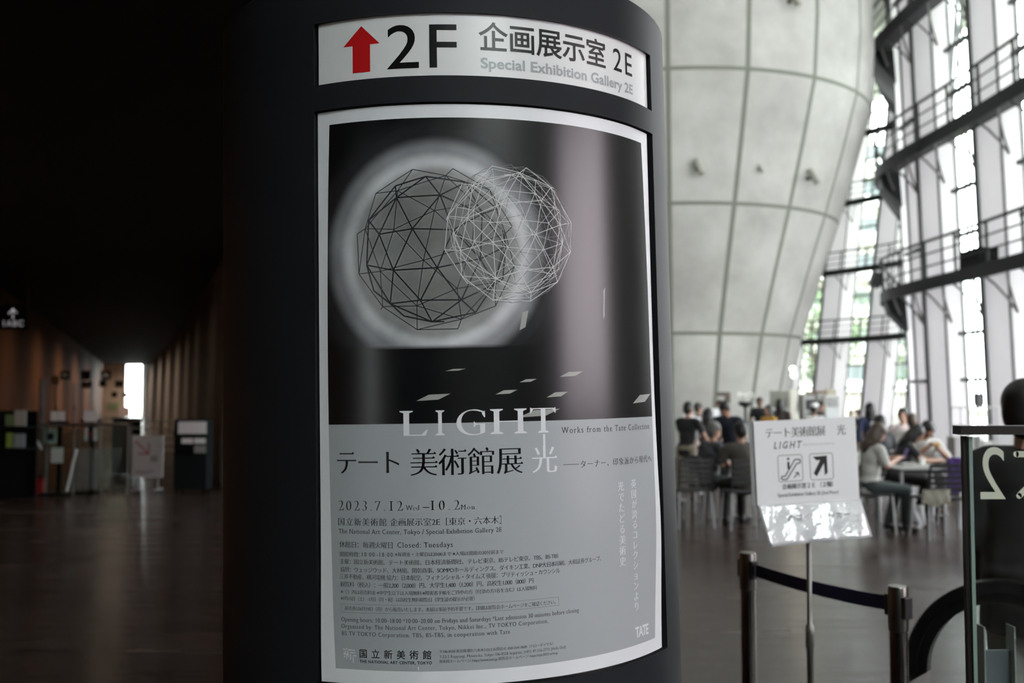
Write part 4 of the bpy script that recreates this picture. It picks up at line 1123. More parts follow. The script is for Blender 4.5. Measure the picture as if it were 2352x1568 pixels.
paper(446, 1023, 472, 1040, 17.17, 'greyish leaflets on the lower shelf of the dark cabinet', mat('leaflet_grey', (.25, .25, .24), .6))
# brochure rack at the left edge of the picture with four brochures
pr = at(28, 1130, 16.4); br_ = thing('brochure_rack', (pr.x, pr.y, 0), 'dark two-shelf brochure rack at the left edge of the picture', 'rack')
for e in (-1, 1): MB().box((e * .3, .12, .68), (.03, .03, 1.36)).build('upright', CD, br_)
for py in (979, 1029): MB().box((0, 0, at(0, py, 16.4).z - .012), (.60, .3, .022)).build('shelf', CD, br_)
MB().box((0, .14, .68), (.60, .02, 1.36)).build('back', CD, br_)
for x in ((12, 952, 31, 978, (.14, .24, .10), 'small green brochure on the upper shelf of the rack'), (33, 942, 60, 978, (.42, .44, .40), 'pale brochure with green top on the upper shelf of the rack'),
          (14, 994, 29, 1028, (.24, .40, .08), 'bright green brochure on the lower shelf of the rack'), (32, 996, 57, 1028, (.30, .36, .40), 'brochure with a blue sky picture on the lower shelf of the rack')):
    o = board('brochure', x[0], x[1], x[2], x[3], 16.36, mat('brochure_' + str(x[0]), x[4], .5), x[5], 'brochure', .012, 'brochures in the rack')
# two display stands with notices
def display(px, d, top, label, w=.34):
    p = at(px, 1100, d); t = thing('display_stand', (p.x, d, 0), label, 'display stand')
    b = MB(); b.box((0, .05, top / 2), (.06, .05, top)); b.build('post', M_SIGNB, t)
    b = MB(); b.box((0, .02, .02), (.45, .4, .03)); b.build('base', M_SIGNB, t)
    b = MB(); b.box((0, 0, top - .14), (w, .03, .05)); b.build('ledge', M_SIGNB, t)
    return t
display(132, 17.0, 1.30, 'black display stand carrying two white sheets', .32)
paper(116, 944, 131, 966, 16.95, 'white sheet on the black display stand, nearer the brochure rack', None, 'sheets on the display stands')
paper(133, 944, 149, 966, 16.95, 'white sheet on the black display stand, its other half', None, 'sheets on the display stands')
paper(117, 1027, 145, 1063, 16.9, 'white page with a black side print, low behind the glass railing', None, 'sheets on the display stands')
fp_ = paper(103, 985, 130, 1018, 16.95, 'white framed print with a dark blue square in the middle', None, 'framed prints on the stands')
flat_print('dark_square', rect(-50, 55, 45, 165), mat('ink_blue', (.03, .035, .08), .5), fp_, -.004)
display(207, 17.3, 1.32, 'black display stand with a poster showing a red figure', .34)
paper(193, 943, 222, 968, 17.2, 'wide white notice on top of the stand with the red figure', None, 'sheets on the display stands')
rf = board('framed_print', 195, 979, 222, 1015, 17.22, mat('print_dark', (.03, .03, .03), .5), 'dark print with a red figure between two white strips', 'print', .012, 'framed prints on the stands')
flat_print('white_strips', merge(rect(-95, 20, -45, 240), rect(45, 20, 95, 240)), M_PAPER2, rf, -.008); flat_print('red_figure', ([(-18, 90), (18, 90), (14, 150), (0, 185), (-14, 150)], [(0, 1, 2, 3, 4)]), mat('figure_red', (.5, .03, .02), .5), rf, -.008)
# blue-grey information counter, red extinguisher box, railing, escalator sides
pk = at(290, 1060, 21.5); kc = thing('information_counter', (pk.x, pk.y, 0), 'blue grey information counter beyond the notice board', 'counter')
MB().box((0, 0, .56), (.42, .5, 1.1)).build('front', mat('counter_bluegrey', (.13, .16, .17), .5), kc); MB().box((0, 0, 1.13), (.48, .56, .03)).build('worktop', CD, kc)
pe = at(93, 1131, 17.1); fe = thing('fire_extinguisher', (pe.x, pe.y, 0), 'red fire extinguisher standing on the floor behind the glass railing', 'fire extinguisher')
MR = mat('extinguisher_red', (.50, .012, .010), .4)
b = MB(); b.lathe([(.07, 0), (.085, .01), (.085, .20), (.06, .25), (.03, .27)], 16); b.build('cylinder', MR, fe, True)
b = MB(); b.box((0, 0, .29), (.05, .03, .05)); b.tube([(.02, 0, .30), (.10, 0, .26), (.10, 0, .08)], .011, 6); b.build('hose', M_PLASTIC, fe)
GR = glass_mat('dim_glass', (.88, .93, .91), 0)
ra, rb = at(-20, 1131, 16.9), at(292, 1131, 16.9); t = thing('glass_railing', (0, 0, 0), 'low glass railing with a thin metal top rail in the side gallery', 'railing')
n = 5
for i in range(n):
    x0, x1 = ra.x + (rb.x - ra.x) * i / n, ra.x + (rb.x - ra.x) * (i + 1) / n
    MB().box(((x0 + x1) / 2, 16.9, .56), (x1 - x0 - .03, .012, 1.04)).build('pane', GR, t)
for i in range(n + 1):
    x0 = ra.x + (rb.x - ra.x) * i / n; b = MB(); b.cyl((x0, 16.9, 0), (x0, 16.9, 1.12), .016, n=8); b.build('post', mat('rail_metal', (.16, .15, .14), .35, .8), t)
b = MB(); b.cyl((ra.x, 16.9, 1.13), (rb.x, 16.9, 1.13), .022, n=8); b.build('top_rail', mat('rail_metal', (.16, .15, .14), .35, .8), t)
ra, rb = at(300, 1060, 21.0), at(402, 1060, 21.0); t = thing('glass_railing', (0, 0, 0), 'glass railing with level bars between notice board and dark cabinet', 'railing')
for z in (.5, .65, .8, .95, 1.1): b = MB(); b.cyl((ra.x, 21, z), (rb.x, 21, z), .014, n=6); b.build('bar', mat('bar_pale', (.34, .36, .30), .4, .4), t)
for i in range(4): b = MB(); b.cyl((ra.x + (rb.x - ra.x) * i / 3, 21, 0), (ra.x + (rb.x - ra.x) * i / 3, 21, 1.12), .018, n=8); b.build('post', mat('rail_metal', (.16, .15, .14), .35, .8), t)
def balus(pts, d, label):
    t = thing('escalator_balustrade', (0, 0, 0), label, 'escalator balustrade', 'escalator balustrades in the side gallery')
    P = [at(x, y, d) for x, y in pts]; b = MB(); b.tube(P, .022, 8); b.build('edge_trim', mat('trim_pale', (.55, .60, .58), .3, .5), t)
    q = [P[0], P[-1], Vector((P[-1].x + .5, d + .6, max(.02, P[-1].z))), Vector((P[0].x + .5, d + .6, P[0].z))]
    b = MB(); b.add(q + [v + Vector((0, .012, 0)) for v in q], [(0, 1, 2, 3), (7, 6, 5, 4), (0, 4, 5, 1), (1, 5, 6, 2), (2, 6, 7, 3), (3, 7, 4, 0)]); b.build('glass', GR, t)
balus([(69, 979), (77, 1000), (96, 1032)], 16.6, 'upper pale escalator edge slanting down beside the brochure rack')
balus([(176, 1032), (168, 1060), (153, 1128)], 16.5, 'lower pale escalator edge slanting to the floor near the red extinguisher')
MB_ = [('poster_green', 245, 925, 272, 940, (.30, .42, .24), 'green and white picture on the pale end wall'), ('poster_pink', 272, 934, 298, 956, (.75, .60, .60), 'pink and white picture on the pale end wall')]
for nm, x0, y0, x1, y1, c, lb in MB_: board('wall_picture', x0, y0, x1, y1, 82.15, mat(nm, c, .6), lb, 'picture', .04, 'pictures on the pale end wall')
# lamps added under the low black ceiling to brighten the side gallery
for i, (d, e, off) in enumerate(((20.0, 36, 2.8), (26, 85, 2.6), (33, 190, 2.6), (41, 420, 2.8), (50, 500, 2.8), (60, 560, 2.8), (71, 600, 2.4), (79.4, 170, 1.1))):  # the last one is added to light the pale end wall
    x = -3.5 - .349 * d + off
    t = thing('added_downlight', (x, d, SOF), 'small ceiling lamp added to brighten the side gallery', 'added_downlight', 'ceiling lamps added to brighten the side gallery')
    b = MB(); b.lathe([(.05, -.002), (.07, -.012), (.08, -.004), (.08, 0)], 20); b.build('ring', M_SIGNB, t)
    l = bpy.data.lights.new('gallery_fill_lamp', 'SPOT'); l.energy = e; l.spot_size = RAD(168); l.spot_blend = 1.0; l.color = (1, .80, .60); l.shadow_soft_size = .06
    lo = bpy.data.objects.new('lamp', l); COL.objects.link(lo); lo.parent = t; lo.location = (0, 0, -.03)
# ---------------------------------------------------------------- cafe furniture
M_TUBE = mat('chair_tube', (.30, .30, .31), .4, .6)
M_SLAT = mat('chair_slat', (.014, .014, .015), .45)
def chair_proto():
    t = thing('cafe_chair', (0, 0, 0), '', 'chair', 'cafe chairs')
    b = MB(); b.box((0, 0, .45), (.43, .42, .03)); b.build('seat', M_SLAT, t, bevel=.008)
    for sx in (-1, 1):
        b = MB(); b.tube([(sx * .19, .19, .44), (sx * .215, .22, 0)], [.016, .012], 10); b.build('leg', M_TUBE, t, True)
        b = MB(); b.tube([(sx * .20, -.19, .45), (sx * .23, -.25, 0)], [.016, .012], 10); b.build('leg', M_TUBE, t, True)
        b = MB(); b.tube([(sx * .20, -.19, .43), (sx * .205, -.22, .62), (sx * .205, -.265, .84)], .013, 8); b.build('back_post', M_SLAT, t, True)
    for k in range(5):
        z = .56 + .065 * k; y = -.205 - .05 * (z - .5) / .34
        b = MB(); b.box((0, y, z), (.42, .012, .042)); b.build('back_slat', M_SLAT, t)
    return t
CH0 = chair_proto(); _first = [True]
def chair(px, d, rz, label):
    p = at(px, 1100, d); loc = (p.x, d, 0)
    if _first[0]:
        _first[0] = False; CH0.location = loc; CH0.rotation_euler = (0, 0, rz); CH0['label'] = label; return CH0
    return copy_tree(CH0, loc, rz, label)
TB0 = None
def table_proto():
    t = thing('cafe_table', (0, 0, 0), '', 'table', 'cafe tables')
    b = MB(); b.box((0, 0, .715), (.76, .76, .022)); b.build('tabletop', mat('table_pale', (.42, .42, .42), .35), t, bevel=.004)
    b = MB(); b.box((0, 0, .69), (.72, .72, .03)); b.build('apron', M_SLAT, t)
    for sx in (-1, 1):
        for sy in (-1, 1): b = MB(); b.cyl((sx * .345, sy * .345, 0), (sx * .345, sy * .345, .70), .019, n=12); b.build('leg', M_TUBE, t, True)
    return t
TB0 = table_proto(); _ft = [True]
def table(px, d, rz, label):
    p = at(px, 1100, d); loc = (p.x, d, 0)
    if _ft[0]: _ft[0] = False; TB0.location = loc; TB0.rotation_euler = (0, 0, rz); TB0['label'] = label; return TB0
    return copy_tree(TB0, loc, rz, label)
table(2106, 13.05, .05, 'pale cafe table at which the man in the white shirt eats')
table(1668, 14.1, .1, 'cafe table between the seated men on the far side of the charcoal column')
table(1612, 19.4, 0, 'cafe table further back behind the woman in the black T-shirt')
table(2056, 17.0, .1, 'cafe table in front of the person in the navy and white top')
table(2195, 14.4, .05, 'dark cafe table behind the purple jacket')
table(1745, 17.6, .1, 'cafe table hidden mostly by the white paper sign')
chair(2150, 11.9, .12, 'empty slatted chair with a beige cloth, its back to the viewer')
chair(2212, 12.9, .25, 'slatted chair with the purple jacket over its back')
chair(1994, 12.35, -pi / 2 + .15, 'chair under the woman in the white T-shirt with long hair')
chair(2052, 13.85, -pi / 2 - .2, 'chair under the person in black leaning over the table')
chair(2110, 14.25, pi, 'chair under the man in the white shirt eating')
chair(1706, 12.75, .1, 'chair under the man in the olive shirt seen from behind')
chair(1630, 13.45, -pi / 2 + .35, 'chair under the grey haired man')
chair(1582, 12.9, .2, 'empty chair nearest the charcoal column edge')
chair(1735, 14.6, pi / 2, 'chair on the far side of the table by the sign, half hidden')
chair(2030, 15.7, .1, 'chair under the dark haired person behind the leaning one')
chair(2094, 16.3, .1, 'chair under the brown haired man in the pale shirt')
chair(2078, 17.6, pi, 'chair under the dark haired person facing the brown haired man')
chair(1636, 18.0, .3, 'chair beneath the person with long black hair further back')
def drape(name, label, cat, px, d, rz, w, z0, z1, m, puff=.05, seed=1):
    p = at(px, 1100, d); rn = random.Random(seed); b = MB(); V = []; F = []; nx, nz = 10, 10
    for side in (1, -1):
        for j in range(nz + 1):
            t = j / nz
            for i in range(nx + 1):
                s = i / nx; y = side * puff * (.35 + .65 * sin(pi * s)) * (.5 + .5 * sin(pi * min(1, t * 1.2 + .1))) + .012 * sin(s * 17 + t * 4)
                V.append((w * (s - .5) * (1 - .08 * sin(pi * t)), y, z0 + (z1 - z0) * t + .02 * sin(s * 9 + seed) * (1 - t)))
    k = (nx + 1) * (nz + 1)
    for o in (0, k):
        for j in range(nz):
            for i in range(nx): a = o + j * (nx + 1) + i; F.append((a, a + 1, a + nx + 2, a + nx + 1))
    for i in range(nx): F += [(i, i + 1, k + i + 1, k + i), (k - nx - 1 + i, k - nx + i, 2 * k - nx + i, 2 * k - nx - 1 + i)]
    for j in range(nz): F += [(j * (nx + 1), (j + 1) * (nx + 1), k + (j + 1) * (nx + 1), k + j * (nx + 1)), (j * (nx + 1) + nx, (j + 1) * (nx + 1) + nx, k + (j + 1) * (nx + 1) + nx, k + j * (nx + 1) + nx)]
    b.add(V, F); o = b.build(name, m, None, True, loc=(p.x, d, 0)); o.rotation_euler = (0, 0, rz); return tag(o, label, cat)
drape('folded_cloth', 'beige cloth hanging at the seat of the empty slatted chair', 'cloth', 2150, 11.62, .12, .34, .39, .56, mat('beige_cloth', (.33, .31, .26), .9), .03)
drape('jacket', 'purple jacket hanging over a chair back', 'jacket', 2206, 12.55, .25, .36, .46, .86, mat('purple_cloth', (.07, .025, .17), .8), .06, 3)
drape('tote_bag', 'pale bag on the floor under the eating man\'s table', 'bag', 2093, 12.85, .2, .34, .0, .26, mat('pale_bag', (.30, .30, .31), .6), .09, 5)
drape('carrier_bag', 'white carrier bag leaning on the table leg', 'bag', 2086, 13.1, .6, .16, .22, .46, mat('white_bag', (.50, .50, .49), .5), .05, 6)
def tray(px, d, z, label):
    p = at(px, 1050, d); t = thing('meal_tray', (p.x, d, z), label, 'tray'); b = MB(); b.box((0, 0, .01), (.36, .26, .015)); b.build('tray', mat('tray_pale', (.55, .53, .5), .4), t)
    b = MB(); b.lathe([(.04, .018), (.10, .035), (.095, .038), (.04, .024), (0, .024)], 20, (-.06, 0, 0)); b.build('plate', mat('plate_white', (.8, .8, .78), .25), t, True)
    b = MB(); b.lathe([(.03, .018), (.038, .10), (.034, .10), (.027, .025), (0, .025)], 16, (.12, .04, 0)); b.build('cup', mat('plate_white', (.8, .8, .78), .25), t, True)
tray(2098, 13.02, .727, 'white plate and cup on a tray in front of the eating man'); tray(1664, 14.0, .727, 'tray with a white plate on the table of the grey haired man')

# ---------------------------------------------------------------- people
def remesh(mb, name, m, parent, vox=.016, it=3):
    me = bpy.data.meshes.new(name); me.from_pydata(mb.v, [], mb.f)
    o = bpy.data.objects.new(name, me); COL.objects.link(o)
    bm = bmesh.new(); bm.from_mesh(me); bmesh.ops.recalc_face_normals(bm, faces=bm.faces[:]); bm.to_mesh(me); bm.free()
    r = o.modifiers.new('r', 'REMESH'); r.mode = 'VOXEL'; r.voxel_size = vox
    s = o.modifiers.new('s', 'SMOOTH'); s.iterations = it; s.factor = .5
    dg = bpy.context.evaluated_depsgraph_get(); dg.update()
    nm = bpy.data.meshes.new_from_object(o.evaluated_get(dg)); nm.materials.clear(); nm.materials.append(m)
    nm.polygons.foreach_set('use_smooth', [True] * len(nm.polygons))
    o.modifiers.clear(); o.data = nm; bpy.data.meshes.remove(me); nm.name = name
    o.parent = parent; return o
def caps(b, p, q, r0, r1):
    p, q = Vector(p), Vector(q); b.ell(p, r0, 10, 6); b.ell(q, r1, 10, 6); b.cyl(p, q, r0, r1, 10)
SKIN = mat('skin', (.36, .20, .14), .55)
HAIRK = mat('hair_black', (.008, .007, .007), .5); HAIRB = mat('hair_brown', (.05, .028, .018), .5); HAIRG = mat('hair_grey', (.10, .095, .09), .6)
def person(label, px, d, rz, shirt, trousers, hair=HAIRK, sit=False, lean=0.0, s=1.0, arms=None, sleeve=.55, long_hair=False, headp=0.0, turn=0.0, vox=.016, x=None, shoe=(.01, .01, .01), hat=None, strap=None, hem=0.0, hairk=1.0):
    X = at(px, 1100, d).x if x is None else x
    t = thing('person', (X, d, 0), label, 'person', 'visitors in the cafe'); t.rotation_euler = (0, 0, rz); t.scale = (s, s, s)
    hz = .55 if sit else .93
    T = Matrix.Translation((0, 0, hz)) @ Matrix.Rotation(-lean, 4, 'X'); R3 = T.to_3x3()
    def tp(x_, y_, z_): return (T @ Vector((x_, y_, z_)))
    HM = T @ Matrix.Translation((0, 0, .55)) @ Matrix.Rotation(turn, 4, 'Z') @ Matrix.Rotation(-headp, 4, 'X'); H3 = HM.to_3x3()
    def hp(x_, y_, z_): return HM @ Vector((x_, y_, z_))
    if arms is None: arms = [((-.24, -.03, hz + .17), (-.24, .06, hz - .06)), ((.24, -.03, hz + .17), (.24, .06, hz - .06))]
    legs = []
    for e in (-1, 1):
        hp0 = Vector((e * .09, 0, hz - .01))
        if sit: legs.append((hp0, Vector((e * .11, .42, .50)), Vector((e * .12, .36 + .05 * e, .09))))
        else: legs.append((hp0, Vector((e * .10, .025 + .03 * e, .50)), Vector((e * .11, -.02 + .05 * e, .09))))
    def torso(b, g_=0.0):
        b.ell(tp(0, 0, .02), (.150 + g_, .105 + g_, .13 + g_), 14, 10, R3); b.ell(tp(0, 0, .19), (.132 + g_, .095 + g_, .15 + g_), 14, 10, R3)
        b.ell(tp(0, .005, .35), (.160 + g_, .108 + g_, .16 + g_), 14, 10, R3); caps(b, tp(-.145, 0, .445), tp(.145, 0, .445), .058 + g_, .058 + g_)
    def leg(b, L, g_=0.0, upto=1.0):
        caps(b, L[0], L[1], .088 + g_, .060 + g_); e = L[1].lerp(L[2], upto); caps(b, L[1], e, .058 + g_, .058 + (.042 - .058) * upto + g_)
    SH = [tp(-.185, 0, .44), tp(.185, 0, .44)]
    b = MB(); torso(b)
    for L in legs: leg(b, L); caps(b, L[2], L[2] + Vector((0, .12, -.05)), .035, .028)
    caps(b, tp(0, -.005, .46), hp(0, 0, .04), .054, .050)
    b.ell(hp(0, 0, .115), (.073, .092, .112), 16, 12, H3); b.ell(hp(0, .035, .045), (.050, .052, .050), 12, 8, H3)
    b.ell(hp(0, .096, .092), (.013, .018, .024), 8, 6, H3); b.ell(hp(0, .085, .055), (.026, .012, .010), 8, 6, H3); b.ell(hp(0, .078, .135), (.055, .018, .012), 10, 6, H3)
    for e in (-1, 1): b.ell(hp(e * .074, -.005, .10), (.012, .022, .032), 8, 6, H3)
    for S_, (el, ha) in zip(SH, arms):
        el, ha = Vector(el), Vector(ha); caps(b, S_, el, .048, .040); caps(b, el, ha, .040, .027)
        dv = (ha - el).normalized(); sd = dv.cross(Vector((0, 0, 1)))
        sd = Vector((1, 0, 0)) if sd.length < .2 else sd.normalized(); up = sd.cross(dv)
        M = Matrix((sd, dv, up)).transposed(); b.ell(ha + dv * .05, (.036, .050, .018), 10, 8, M)
        for i, (o_, ln) in enumerate(((-.028, .060), (-.010, .072), (.010, .068), (.027, .052))):
            k0 = ha + dv * .085 + sd * o_; k1 = k0 + dv * ln * .6 - up * .012; k2 = k1 + dv * ln * .3 - up * .025; caps(b, k0, k1, .0095, .009); caps(b, k1, k2, .009, .008)
        q = ha + dv * .025 + sd * (.034 if S_ is SH[0] else -.034); caps(b, q, q + dv * .045 + (sd if S_ is SH[0] else -sd) * .022 - up * .01, .011, .010)
    body = remesh(b, 'body', SKIN, t, vox * .8, 2)
    b = MB(); torso(b, .013)
    for S_, (el, ha) in zip(SH, arms):
        el, ha = Vector(el), Vector(ha)
        if sleeve <= 1: caps(b, S_, Vector(S_).lerp(el, sleeve), .062, .058)
        else: caps(b, S_, el, .060, .052); caps(b, el, el.lerp(ha, sleeve - 1), .050, .040)
    b.ell(tp(0, 0, -.06), (.165, .118, .10), 14, 10)
    if hem: b.ell(tp(0, 0, 0), (.205, .155, .20), 14, 10); b.ell(tp(0, 0, .15), (.185, .13, .34), 14, 10); b.cyl(tp(0, 0, 0), tp(0, 0, -hem), .195, .205, 16)
    remesh(b, 'shirt', mat('cloth_%.3f_%.3f_%.3f' % shirt, shirt, .85, noise=.08, scale=30), t, vox)
    if strap: 
        bb = MB(); bb.tube([tp(0, -.128, .12), tp(0, -.125, .30), tp(0, -.110, .42)], .05, 8); remesh(bb, 'stripe', mat('stripe_white', (.62, .62, .64), .8), t, vox)
    b = MB(); b.ell(Vector((0, 0, hz)), (.163, .12, .14), 14, 10)
    for L in legs: leg(b, L, .014, .93)
    remesh(b, 'trousers', mat('cloth_%.3f_%.3f_%.3f' % trousers, trousers, .85, noise=.08, scale=30), t, vox)
    for L in legs:
        b = MB(); b.ell(L[2] + Vector((0, .055, -.045)), (.046, .135, .045), 12, 8); b.ell(L[2] + Vector((0, -.01, -.02)), (.045, .055, .06), 12, 8); b.build('shoe', mat('shoe_%.3f' % shoe[0], shoe, .5), t, True)
    b = MB(); b.ell(hp(0, -.012, .150), (.085 * hairk, .100 * hairk, .088 * hairk), 16, 10, H3); b.ell(hp(0, -.042, .105), (.080 * hairk, .068 * hairk, .100 * hairk), 14, 10, H3)
    for e in (-1, 1): b.ell(hp(e * .068, .02, .135), (.020, .05, .05), 10, 8, H3)
    if long_hair:
        b.ell(hp(0, -.065, .03), (.092, .060, .13), 14, 10, H3); b.ell(hp(0, -.075, -.07), (.085, .045, .13), 14, 10, H3)
        for e in (-1, 1): b.ell(hp(e * .078, .0, .02), (.024, .05, .12), 10, 8, H3)
    remesh(b, 'hair', hair, t, vox)
    for e in (-1, 1):
        b = MB(); b.ell(hp(e * .031, .083, .112), (.012, .006, .006), 8, 6, H3); b.build('eye', mat('eye_dark', (.015, .012, .01), .3), t, True)
    b = MB(); b.ell(hp(0, .0925, .052), (.022, .006, .006), 8, 6, H3); b.build('lips', mat('lips', (.30, .12, .10), .5), t, True)
    if hat: b = MB(); b.lathe([(.098, 0), (.100, .05), (.092, .085), (.05, .10), (0, .102)], 20); o = b.build('cap', mat('cap_white', (.75, .75, .75), .8), t, True); o.matrix_local = HM @ Matrix.Translation((0, -.01, .17))
    return t
BLK = (.010, .010, .011); WHT = (.62, .61, .60); GRY = (.05, .052, .06)
person('woman in a black T-shirt and beige trousers standing next to the charcoal column edge', 1577, 15.5, -.75, BLK, (.20, .17, .13), s=.885, lean=.12, arms=[((-.2, .14, 1.16), (-.12, .36, 1.0)), ((.30, .10, 1.12), (.34, .26, .84))], sleeve=.6)
person('grey haired man in a dark grey shirt seated, facing the white paper sign', 1629, 13.4, -pi / 2 + .35, (.05, .052, .06), (.012, .012, .014), HAIRG, True, .12, .96, arms=[((-.24, .14, .80), (-.16, .42, .76)), ((.24, .12, .78), (.18, .42, .76))], sleeve=.75)
person('man in an olive shirt seated with his back to the viewer beside the paper sign', 1706, 12.85, .1, (.045, .040, .033), (.012, .012, .012), HAIRK, True, .10, .97, arms=[((-.27, .12, .80), (-.16, .36, .76)), ((.27, .12, .80), (.16, .36, .76))], sleeve=.9)
person('short haired woman in a pinkish top standing behind the woman in black', 1606, 20.5, -pi / 2 + .4, (.32, .22, .21), (.05, .05, .06), HAIRK, s=.855)
person('person with long straight black hair seen from behind, further back on a chair', 1627, 18.2, .25, (.06, .05, .05), (.02, .02, .02), HAIRK, True, s=1.04, long_hair=True)
person('man in a dark navy shirt leaning over the table behind the seated men', 1682, 15.2, 2.6, (.010, .014, .026), (.02, .02, .025), HAIRK, lean=.40, s=.93, headp=.3, arms=[((-.28, .18, 1.12), (-.18, .40, .95)), ((.28, .18, 1.12), (.18, .40, .95))])
person('dark haired person far back near the brown signpost', 1655, 22.5, pi - .4, (.10, .10, .10), (.03, .03, .03), HAIRK, s=.88)
person('slim man in a black T-shirt standing far back before the cone', 1747, 24.6, pi + .15, (.012, .013, .018), (.02, .02, .02), HAIRK, s=.915)
person('long haired woman in a yellow top standing before the man in black', 1767, 20.0, pi / 2 + .5, (.48, .26, .05), (.10, .09, .08), HAIRK, s=.835, long_hair=True)
person('dark haired person with full hair in front of the grey panel', 1794, 21.5, -.6, (.05, .035, .035), (.05, .05, .06), HAIRK, s=.90, long_hair=True)
person('cook in white with a white cap by the coffee machine', 1873, 20.8, -.6, (.66, .66, .66), (.55, .55, .55), HAIRK, s=.835, sleeve=1.6, hat=True, arms=[((-.25, .10, 1.14), (-.15, .34, 1.05)), ((.25, .10, 1.14), (.15, .34, 1.05))])
person('dark haired man right behind the cook in white', 1888, 23.0, -pi / 2, (.11, .11, .11), (.03, .03, .03), HAIRK, s=.875)
person('person in a navy top with a white band, standing with their back to the viewer', 2001, 17.2, .1, (.014, .020, .055), (.10, .10, .11), HAIRK, s=.87, long_hair=True, sleeve=1.5, strap=True)
person('dark haired person in black seated behind the one leaning on the table', 2028, 15.75, .15, (.03, .03, .035), (.02, .02, .02), HAIRK, True, .1, .99)
person('long haired woman in a white T-shirt and dark green trousers seated, holding a phone', 1996, 12.4, -pi / 2 + .15, (.50, .49, .47), (.030, .042, .042), HAIRB, True, .14, .975, arms=[((-.23, .10, .80), (-.08, .36, .88)), ((.23, .10, .80), (.06, .36, .88))], sleeve=.8, long_hair=True, headp=.35)
person('person in black leaning over the table beside the woman in white', 2055, 13.85, -pi / 2 - .25, (.012, .012, .014), (.015, .015, .015), HAIRK, True, .42, .97, arms=[((-.25, .34, .78), (-.12, .56, .78)), ((.25, .34, .78), (.12, .56, .78))], long_hair=True, headp=.25)
person('man in a white shirt facing the viewer and eating with both hands raised', 2110, 14.2, pi + .1, (.46, .46, .44), (.05, .05, .05), HAIRK, True, .36, 1.0, arms=[((-.26, .30, .78), (-.05, .40, .93)), ((.26, .30, .78), (.05, .40, .93))], sleeve=.95, headp=.35, vox=.014)
person('man with short brown hair in a pale shirt seated behind the eating man', 2096, 16.25, -.5, (.46, .43, .41), (.08, .08, .08), HAIRB, True, .1, 1.0)
person('dark haired person in a pink white top beyond the brown haired man', 2077, 17.7, pi - .5, (.60, .50, .50), (.1, .1, .1), HAIRK, True, .05, 1.05)
person('tiny distant person with red face near the far glass, beside the kiosk', 1957, 27.0, pi, (.03, .03, .035), (.03, .03, .03), HAIRK, s=.72)
person('tiny distant dark haired person left of the navy and white top', 1972, 27.5, 2.2, (.5, .5, .48), (.03, .03, .03), HAIRK, s=.73)
person('person in a black top and pale trousers standing behind the glass screen', 0, 4.35, -.55, (.010, .010, .011), (.30, .29, .27), HAIRK, s=.965, sleeve=1.85, vox=.012, x=2.135, hem=.27, hairk=1.2, headp=.1, arms=[((-.200, -.03, 1.10), (-.185, .05, .82)), ((.215, -.02, 1.12), (.20, .09, .88))])
pp = Vector((0, 0, 0))
wm = [o for o in COL.objects if o.get('label', '').startswith('long haired woman in a white T-shirt')][0]
bpy.context.view_layer.update()
hc = wm.matrix_world @ Vector((0, .475, .93))
o = MB().box((0, 0, 0), (.075, .010, .15), tilt=Matrix.Rotation(RAD(-25), 3, 'X')).build('phone', mat('phone_violet', (.10, .06, .20), .3), None, loc=hc); o.rotation_euler = (0, 0, wm.rotation_euler.z); tag(o, 'violet phone held by the woman in the white T-shirt', 'phone')
wm = [o for o in COL.objects if o.get('label', '').startswith('man in a white shirt facing')][0]
hc = wm.matrix_world @ Vector((0, .50, .955))
o = MB().ell((0, 0, 0), (.055, .03, .03), 14, 10).build('sandwich', mat('bread', (.45, .28, .12), .8, noise=.2, scale=40), None, True, loc=hc); tag(o, 'small light brown sandwich held by the man in the white shirt', 'sandwich')

# ---------------------------------------------------------------- counter zone at the foot of the cone
pc = at(1810, 960, 23.6); t = thing('cafe_counter', (pc.x, 23.6, 0), 'long low white cafe counter in front of the concrete cone', 'counter')
MB().box((0, 0, .48), (2.5, .6, .96)).build('front', mat('counter_white', (.5, .5, .5), .5), t); MB().box((0, 0, .985), (2.6, .7, .05)).build('worktop', mat('counter_dark', (.05, .05, .05), .3), t)
def onc(name, px0, py0, px1, py1, d, m, label, cat, dep=.3, z0=1.01):
    a, c = at(px0, py0, d), at(px1, py1, d); w = c.x - a.x
    t = thing(name, ((a.x + c.x) / 2, d, z0), label, cat); return t, w, a.z - z0, c.z - z0
t, w, zt_, zb_ = onc('menu_panel', 1768, 897, 1809, 936, 23.9, None, 'grey green panel standing on the cafe counter', 'panel')
MB().box((0, 0, (zt_ + zb_) / 2), (w, .04, zt_ - zb_)).build('panel', mat('panel_greygreen', (.30, .30, .26), .6), t)
for e in (-1, 1): b = MB(); b.cyl((e * w * .4, 0, 0), (e * w * .4, 0, zb_ + .02), .012, n=8); b.build('leg', M_TUBE, t)
t, w, zt_, zb_ = onc('display_column', 1812, 893, 1828, 965, 23.4, None, 'slim white column at the end of the grey green panel', 'column')
MB().box((0, 0, zt_ / 2), (w, .16, zt_)).build('shaft', mat('column_cream', (.80, .77, .68), .6), t, bevel=.01); MB().box((0, 0, .02), (w + .06, .22, .04)).build('base', mat('counter_white', (.5, .5, .5), .5), t)
pl = at(1821, 856, 24.6); t = thing('globe_lamp', (pl.x, 24.6, 0), 'lamp with two glowing globes beside the concrete cone', 'lamp')
zz = [at(1820, 847, 24.6).z, at(1822, 861, 24.6).z]
b = MB(); b.cyl((0, 0, .02), (0, 0, zz[0]), .014, n=8); b.cyl((0, 0, 0), (0, 0, .03), .14, n=20); b.tube([(0, 0, zz[1] - .35), (-.12, 0, zz[1] - .25)], .01, 6); b.build('pole', M_TUBE, t)
